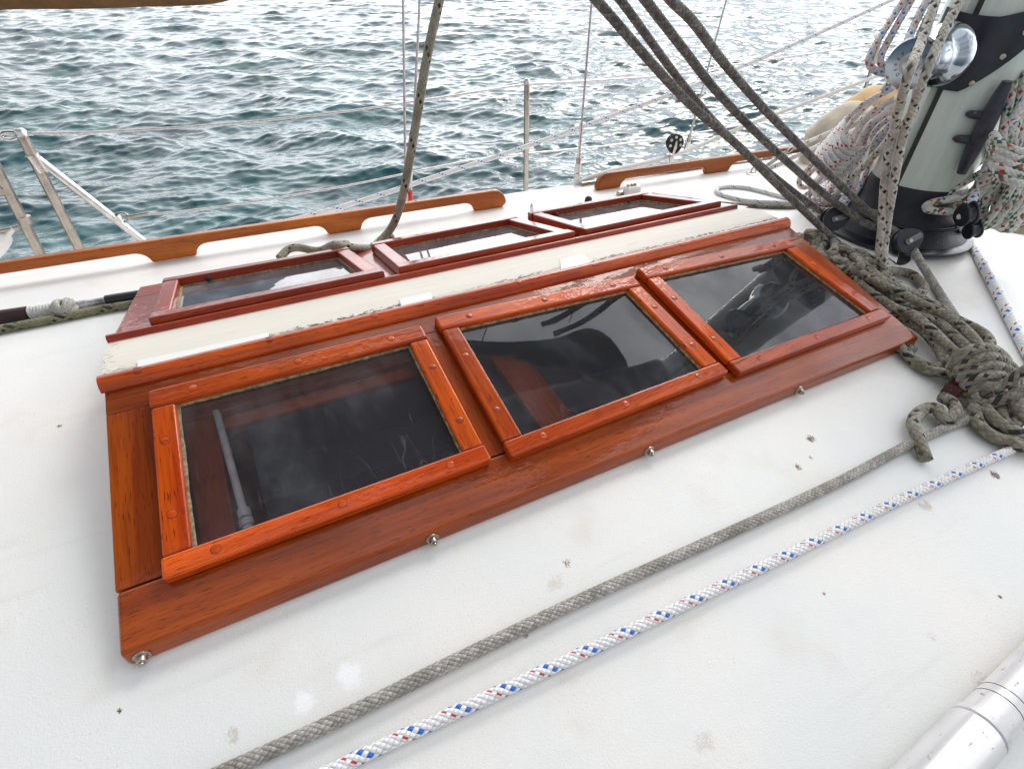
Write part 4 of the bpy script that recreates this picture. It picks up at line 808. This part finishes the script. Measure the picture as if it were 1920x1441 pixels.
# ------------------------------------------------------------------ lifelines, shrouds, stanchions
def Y12(x, y): return AY(x, y, 1.22)
def wire(P, r, label, cat, group): 
    k = MB(); k.tube(crom(P, .05), r, 8); o = k.build('wire_rope' if cat == 'shroud' else 'lifeline', WIRE); tag(o, label, cat, group); return o
wire([Y12(-40, 252), Y12(30, 251), Y12(200, 247), Y12(430, 232), Y12(640, 210), Y12(800, 187), Y12(985, 158)], .0042, 'upper lifeline wire between the gate post and the middle stanchion', 'lifeline', 'lifelines beyond the deck edge')
wire([Y12(988, 158), Y12(1100, 152), Y12(1260, 140), Y12(1400, 118), Y12(1680, 78)], .0042, 'upper lifeline wire from the middle stanchion towards the mast', 'lifeline', 'lifelines beyond the deck edge')
wire([Y12(235, 406), Y12(400, 389), Y12(640, 350), Y12(860, 305), Y12(986, 288)], .0040, 'lower lifeline wire left of the middle stanchion', 'lifeline', 'lifelines beyond the deck edge')
wire([Y12(988, 288), Y12(1150, 272), Y12(1290, 252), Y12(1500, 215), Y12(1650, 190)], .0040, 'lower lifeline wire right of the middle stanchion', 'lifeline', 'lifelines beyond the deck edge')
def stanchion(top, bx, by, r, label, group=None):
    e = empty('stanchion'); tag(e, label, 'stanchion', group)
    t = Y12(*top); b0 = Y12(bx, by); d = (b0-t).normalized(); b1 = t+d*((-.455-t.z)/d.z)
    k = MB(); k.tube([t, t.lerp(b1, .5), b1], r, 16); k.build('post', DULL, e)
    k = MB(); k.lathe(t+Vector((0, 0, -.004)), (0, 0, 1), [(0, r*1.1), (.012, r*1.1), (.02, r*.7), (.022, 0)], 16); k.build('cap', STEEL, e)
    k = MB(); k.lathe(Vector((b1.x, b1.y, -.47)), (0, 0, 1), [(0, r*2.2), (.01, r*2.2), (.012, r*1.4), (.05, r*1.35)], 20); k.build('base', STEEL, e); return e
stanchion((988, 156), 986, 355, .0115, 'slim stained steel stanchion standing in the middle against the water')
stanchion((1650, 78), 1615, 190, .0105, 'far steel stanchion glimpsed left of the winch')
GT = empty('gate_post'); tag(GT, 'steel gate post with braced legs and a rail clamp at the left', 'gate post')
t = Y12(40, 252); t2 = Y12(150, 468); d = (t2-t).normalized(); b1 = t+d*((-.455-t.z)/d.z)
bar([t, b1], .0145, DULL, 'post', GT, 16)
bar([Y12(60, 290), Y12(82, 322)], .0175, STEEL, 'collar', GT, 16)
t3 = Y12(68, 296); t4 = Y12(275, 457); d = (t4-t3).normalized(); bar([t3, t3+d*((-.455-t3.z)/d.z)], .0125, STEEL, 'brace', GT, 16)
k = MB(); k.lathe(t+Vector((0, 0, -.005)), (0, 0, 1), [(0, .0165), (.012, .0165), (.02, .012), (.022, 0)], 18); k.build('cap', STEEL, GT)
bar([Y12(215, 405), Y12(225, 416)], .0155, STEEL, 'clamp', GT, 14)
k = MB(); k.tube([Y12(220+14*math.cos(a)+8, 408+9*math.sin(a)) for a in np.linspace(0, 6.28, 16)], .0035, 8); k.tube([Y12(236, 407), Y12(250, 405), Y12(278, 400)], .006, 10); k.build('shackle', DULL, GT)
k = MB(); k.tube([Y12(18+17*math.cos(a), 255+7*math.sin(a)) for a in np.linspace(0, 6.28, 20)], .005, 8); k.build('shackle', STEEL, GT)
k = MB(); k.tube([Y12(44, 251), Y12(62, 251)], .0065, 10); k.build('wire_end', STEEL, GT)
t = Y12(-12, 305); t2 = Y12(80, 485); d = (t2-t).normalized(); e = empty('stanchion'); tag(e, 'tilted stained steel post at the left edge of the photo', 'stanchion')
bar([t-d*.1, t+d*((-.455-t.z)/d.z)], .0145, DULL, 'post', e, 16); bar([Y12(2, 352), Y12(8, 362)], .017, DULL, 'clamp', e, 14)
bar([Y12(-30, 438), Y12(10, 432), Y12(36, 426)], .008, DULL, 'cross_wire', e, 10); bar([Y12(44, 405), Y12(50, 418)], .018, DULL, 'clamp', e, 14)
b = MB(); p0 = Y12(14, 440); p1 = Y12(-6, 462); d = (p1-p0).normalized(); b.lathe(p0-d*.03, d, [(0, .008), (.03, .009), (.035, .016), (.05, .022), (.085, .026), (.12, .024), (.14, .015), (.145, 0)], 24); o = b.build('fender', WHITE); tag(o, 'small white plastic bulb hanging by the left post', 'fender')
gs = 'shroud wires beyond the handrail'
def shroud(top, bot, Y, label, tn, extra=None, r=.0042):
    e = empty('shroud'); tag(e, label, 'shroud', gs); a = AY(*top, Y); c = AY(*bot, Y); d = (a-c).normalized()
    bar([c, a+d*2.2], r, WIRE, 'wire', e, 8)
    if tn: bar([c, c+d*tn[0]], [.0085, .0085], DULL, 'turnbuckle', e, 12); bar([c+d*tn[0], c+d*tn[1]], .0055, STEEL, 'screw', e, 10); bar([c-d*.012, c+d*.02], .0115, WHITE if extra == 'w' else STEEL, 'toggle', e, 12)
    return e
shroud((756, 0), (761, 392), .90, 'left shroud wire of the close pair behind the hanging olive rope', (.05, .15))
e = shroud((787, 0), (768, 388), .95, 'right shroud wire of the close pair, ending in red tape', (.02, .12))
bar([AY(768, 376, .94), AY(768, 358, .94)], .0105, RED, 'red_tape', e); bar([AY(768, 388, .94), AY(768, 376, .94)], .012, BLACK, 'boot', e)
e = shroud((1110, 0), (1082, 335), .75, 'shroud wire right of the middle stanchion with white wrapped foot', (.075, .19)); bar([AY(1083, 322, .75), AY(1084, 306, .75)], .0115, WHITE, 'tape_wrap', e); bar([AY(1081, 345, .75), AY(1082, 332, .75)], .012, WHITE, 'chainplate', e)
shroud((1362, 0), (1288, 275), .95, 'slanting shroud wire seen behind the dark grey ropes', (.05, .16))
# ------------------------------------------------------------------ boathook, hinge fitting, eye, sail bag, canvas
e = empty('boathook'); tag(e, 'boathook with brown and black grips and white cord lashing on the left deck', 'boathook')
def kk(x, y, h=.014): return K(x, y, h)
bar([kk(-60, 604), kk(0, 595), kk(54, 587)], .0155, plain('brown_grip', (.035, .012, .012), .6, 0, .2, 80, .001), 'grip', e, 18)
bar([kk(54, 587), kk(300, 548)], .0095, plain('worn_alloy', (.46, .46, .47), .4, .7, .3, 60), 'shaft', e, 16)
k = MB(); n = 16; P = [kk(56+48*i/n, 586-7*i/n) for i in range(n+1)]; k.tube(P, [.014+.0022*(i % 2) for i in range(n+1)], 16); k.build('cord_wrap', plain('cord_white', (.62, .62, .58), .8, 0, .1, 150, .002), e)
random.seed(9); c = kk(122, 578, .018); k = MB()
for i in range(6): a = random.uniform(0, 6); k.tube([c+Vector((math.cos(t_)*.020*math.cos(a), math.sin(t_)*.019, math.cos(t_)*.016*math.sin(a)+.002)) for t_ in np.linspace(0, 6.28, 16)], .0065, 8, .005)
k.build('knot', rope_mat('knot_cord', (.46, .45, .40), (.62, .60, .55), (.2, .17, .12)), e)
bar([kk(200, 564), kk(250, 556), kk(300, 548)], .0128, BLACK, 'black_grip', e, 16)
e = empty('hinge'); tag(e, 'white metal hinge fitting with three bolts behind the far window corner', 'hinge')
k = MB(); c = K(1185, 357, .016); k.box(c, .062, .03, .032); k.build('body', WHITE, e, .008)
for dx in (-.016, 0, .014): k = MB(); k.lathe(c+Vector((dx-.004, 0, .016)), (0, 0, 1), [(0, .0055), (.007, .0055), (.009, .003), (.0095, 0)], 12); k.build('bolt', DULL, e)
k = MB(); k.box(K(1165, 362, .008), .03, .02, .014); k.build('leaf', DULL, e, .003)
k = MB(); k.lathe(K(1410, 326, 0), (0, 0, 1), [(0, .022), (.004, .022), (.005, .016)], 24); o = k.build('deck_eye', STEEL)
k = MB(); c = K(1412, 324, 0); k.tube([c+Vector((math.cos(t_)*.013, 0, math.sin(t_)*.026)) for t_ in np.linspace(0, 3.14, 12)], .0032, 8); k.build('eye', STEEL, o); tag(o, 'small shiny steel eye on the far deck beside the slanting ropes', 'deck eye')
k = MB(); k.lathe(K(1103, 378, 0), (0, 0, 1), [(0, .013), (.012, .012), (.018, .006), (.0185, 0)], 18); o = k.build('knob', BLACK); tag(o, 'little black knob on the deck behind the far window', 'knob')
k = MB(); c = K(994, 398, 0); k.extrude([c, c+Vector((.012, 0, 0)), c+Vector((.010, 0, .022)), c+Vector((.004, 0, .030)), c+Vector((0, 0, .018))], (0, 1, 0), .006); o = k.build('clip', ALU, None, .0015); tag(o, 'small pale upright metal clip behind the middle far window', 'clip')
def blob(pts, m, name, parent=None, seed=0, amp=.02, sub=4):
    """canvas heap: convex lump through control ellipsoids, crumpled"""
    bm = bmesh.new(); rs = random.Random(seed)
    for (c, rx, ry, rz) in pts:
        mt = Matrix.Translation(Vector(c)) @ Matrix.Diagonal((rx, ry, rz, 1)); bmesh.ops.create_icosphere(bm, subdivisions=sub, radius=1, matrix=mt)
    from mathutils import noise as N_
    for v in bm.verts:
        p = v.co; d = N_.noise(p*6+Vector((seed, 0, 0)))*amp+N_.noise(Vector((p.x*3, p.y*3, p.z*22+seed)))*amp*.8; v.co = p+v.normal*d
    me = bpy.data.meshes.new(name); bm.to_mesh(me); bm.free(); me.materials.append(m); me.polygons.foreach_set('use_smooth', [True]*len(me.polygons)); o = bpy.data.objects.new(name, me); link(o, parent); return o
e = empty('sail_bag'); tag(e, 'tan and cream canvas sail bag heaped behind the red flecked coil', 'sail bag')
c = A(1575, 296, 2.15); blob([(c, .165, .15, .22)], TAN2, 'bag_side', e, 1); c = A(1655, 250, 2.2); blob([(c, .22, .20, .19), (A(1596, 238, 2.12), .10, .12, .065)], TAN, 'bag_top', e, 2, .03)
o = blob([(A(1905, 430, 1.68), .14, .10, .07)], GREYF, 'mesh_bag', None, 4, .012); tag(o, 'ribbed grey tan bag on the deck under the green flecked coil', 'bag')
# furled canvas edge at the top left, boom overhead
k = MB(); P = [A(-260, -22, 1.75), A(-100, -18, 1.75), A(0, -24, 1.75), A(130, -25, 1.75), A(260, -29, 1.76), A(400, -37, 1.78), A(520, -80, 1.85), A(700, -120, 1.9)]
k.tube(crom(P, .03), .062, 20); o = k.build('canvas_roll', BROWNC); tag(o, 'rolled brown canvas edge with stitching at the top left corner', 'canvas')
k = MB(); k.tube(crom([p+Vector((0, -.052, -.030)) for p in P], .01), .0016, 6); k.build('stitching', GAP, o)
def boom():
    e = empty('boom'); tag(e, 'boom with dark tan sail cover above the deck, seen only in the window reflections', 'boom')
    k = MB(); P = [Vector((1.86, -.04, 1.25)), Vector((1.2, .02, 1.27)), Vector((.5, .06, 1.30)), Vector((-.4, .1, 1.33)), Vector((-1.6, .15, 1.37))]; k.tube(crom(P, .15), .075, 20); k.build('spar', plain('spar_brown', (.06, .035, .02), .5), e)  # spar coloured dark to keep it from brightening the pane reflections
    k = MB(); Q = crom([Vector((1.75, .10, 1.60)), Vector((1.2, .12, 1.60)), Vector((.6, .30, 1.62)), Vector((-.4, .38, 1.66)), Vector((-1.6, .42, 1.7))], .12); k.tube(Q, [.32+.004*i for i in range(len(Q))], 20, rf=lambda l, v: 1+.12*math.sin(v*25+l*2)*math.sin(l*3)); k.build('sail_cover', plain('cover_brown', (.07, .04, .025), .9, 0, .15, 9), e)  # unseen cover, enlarged and offset so the near panes reflect dark
boom()
print('objects', len(bpy.data.objects))
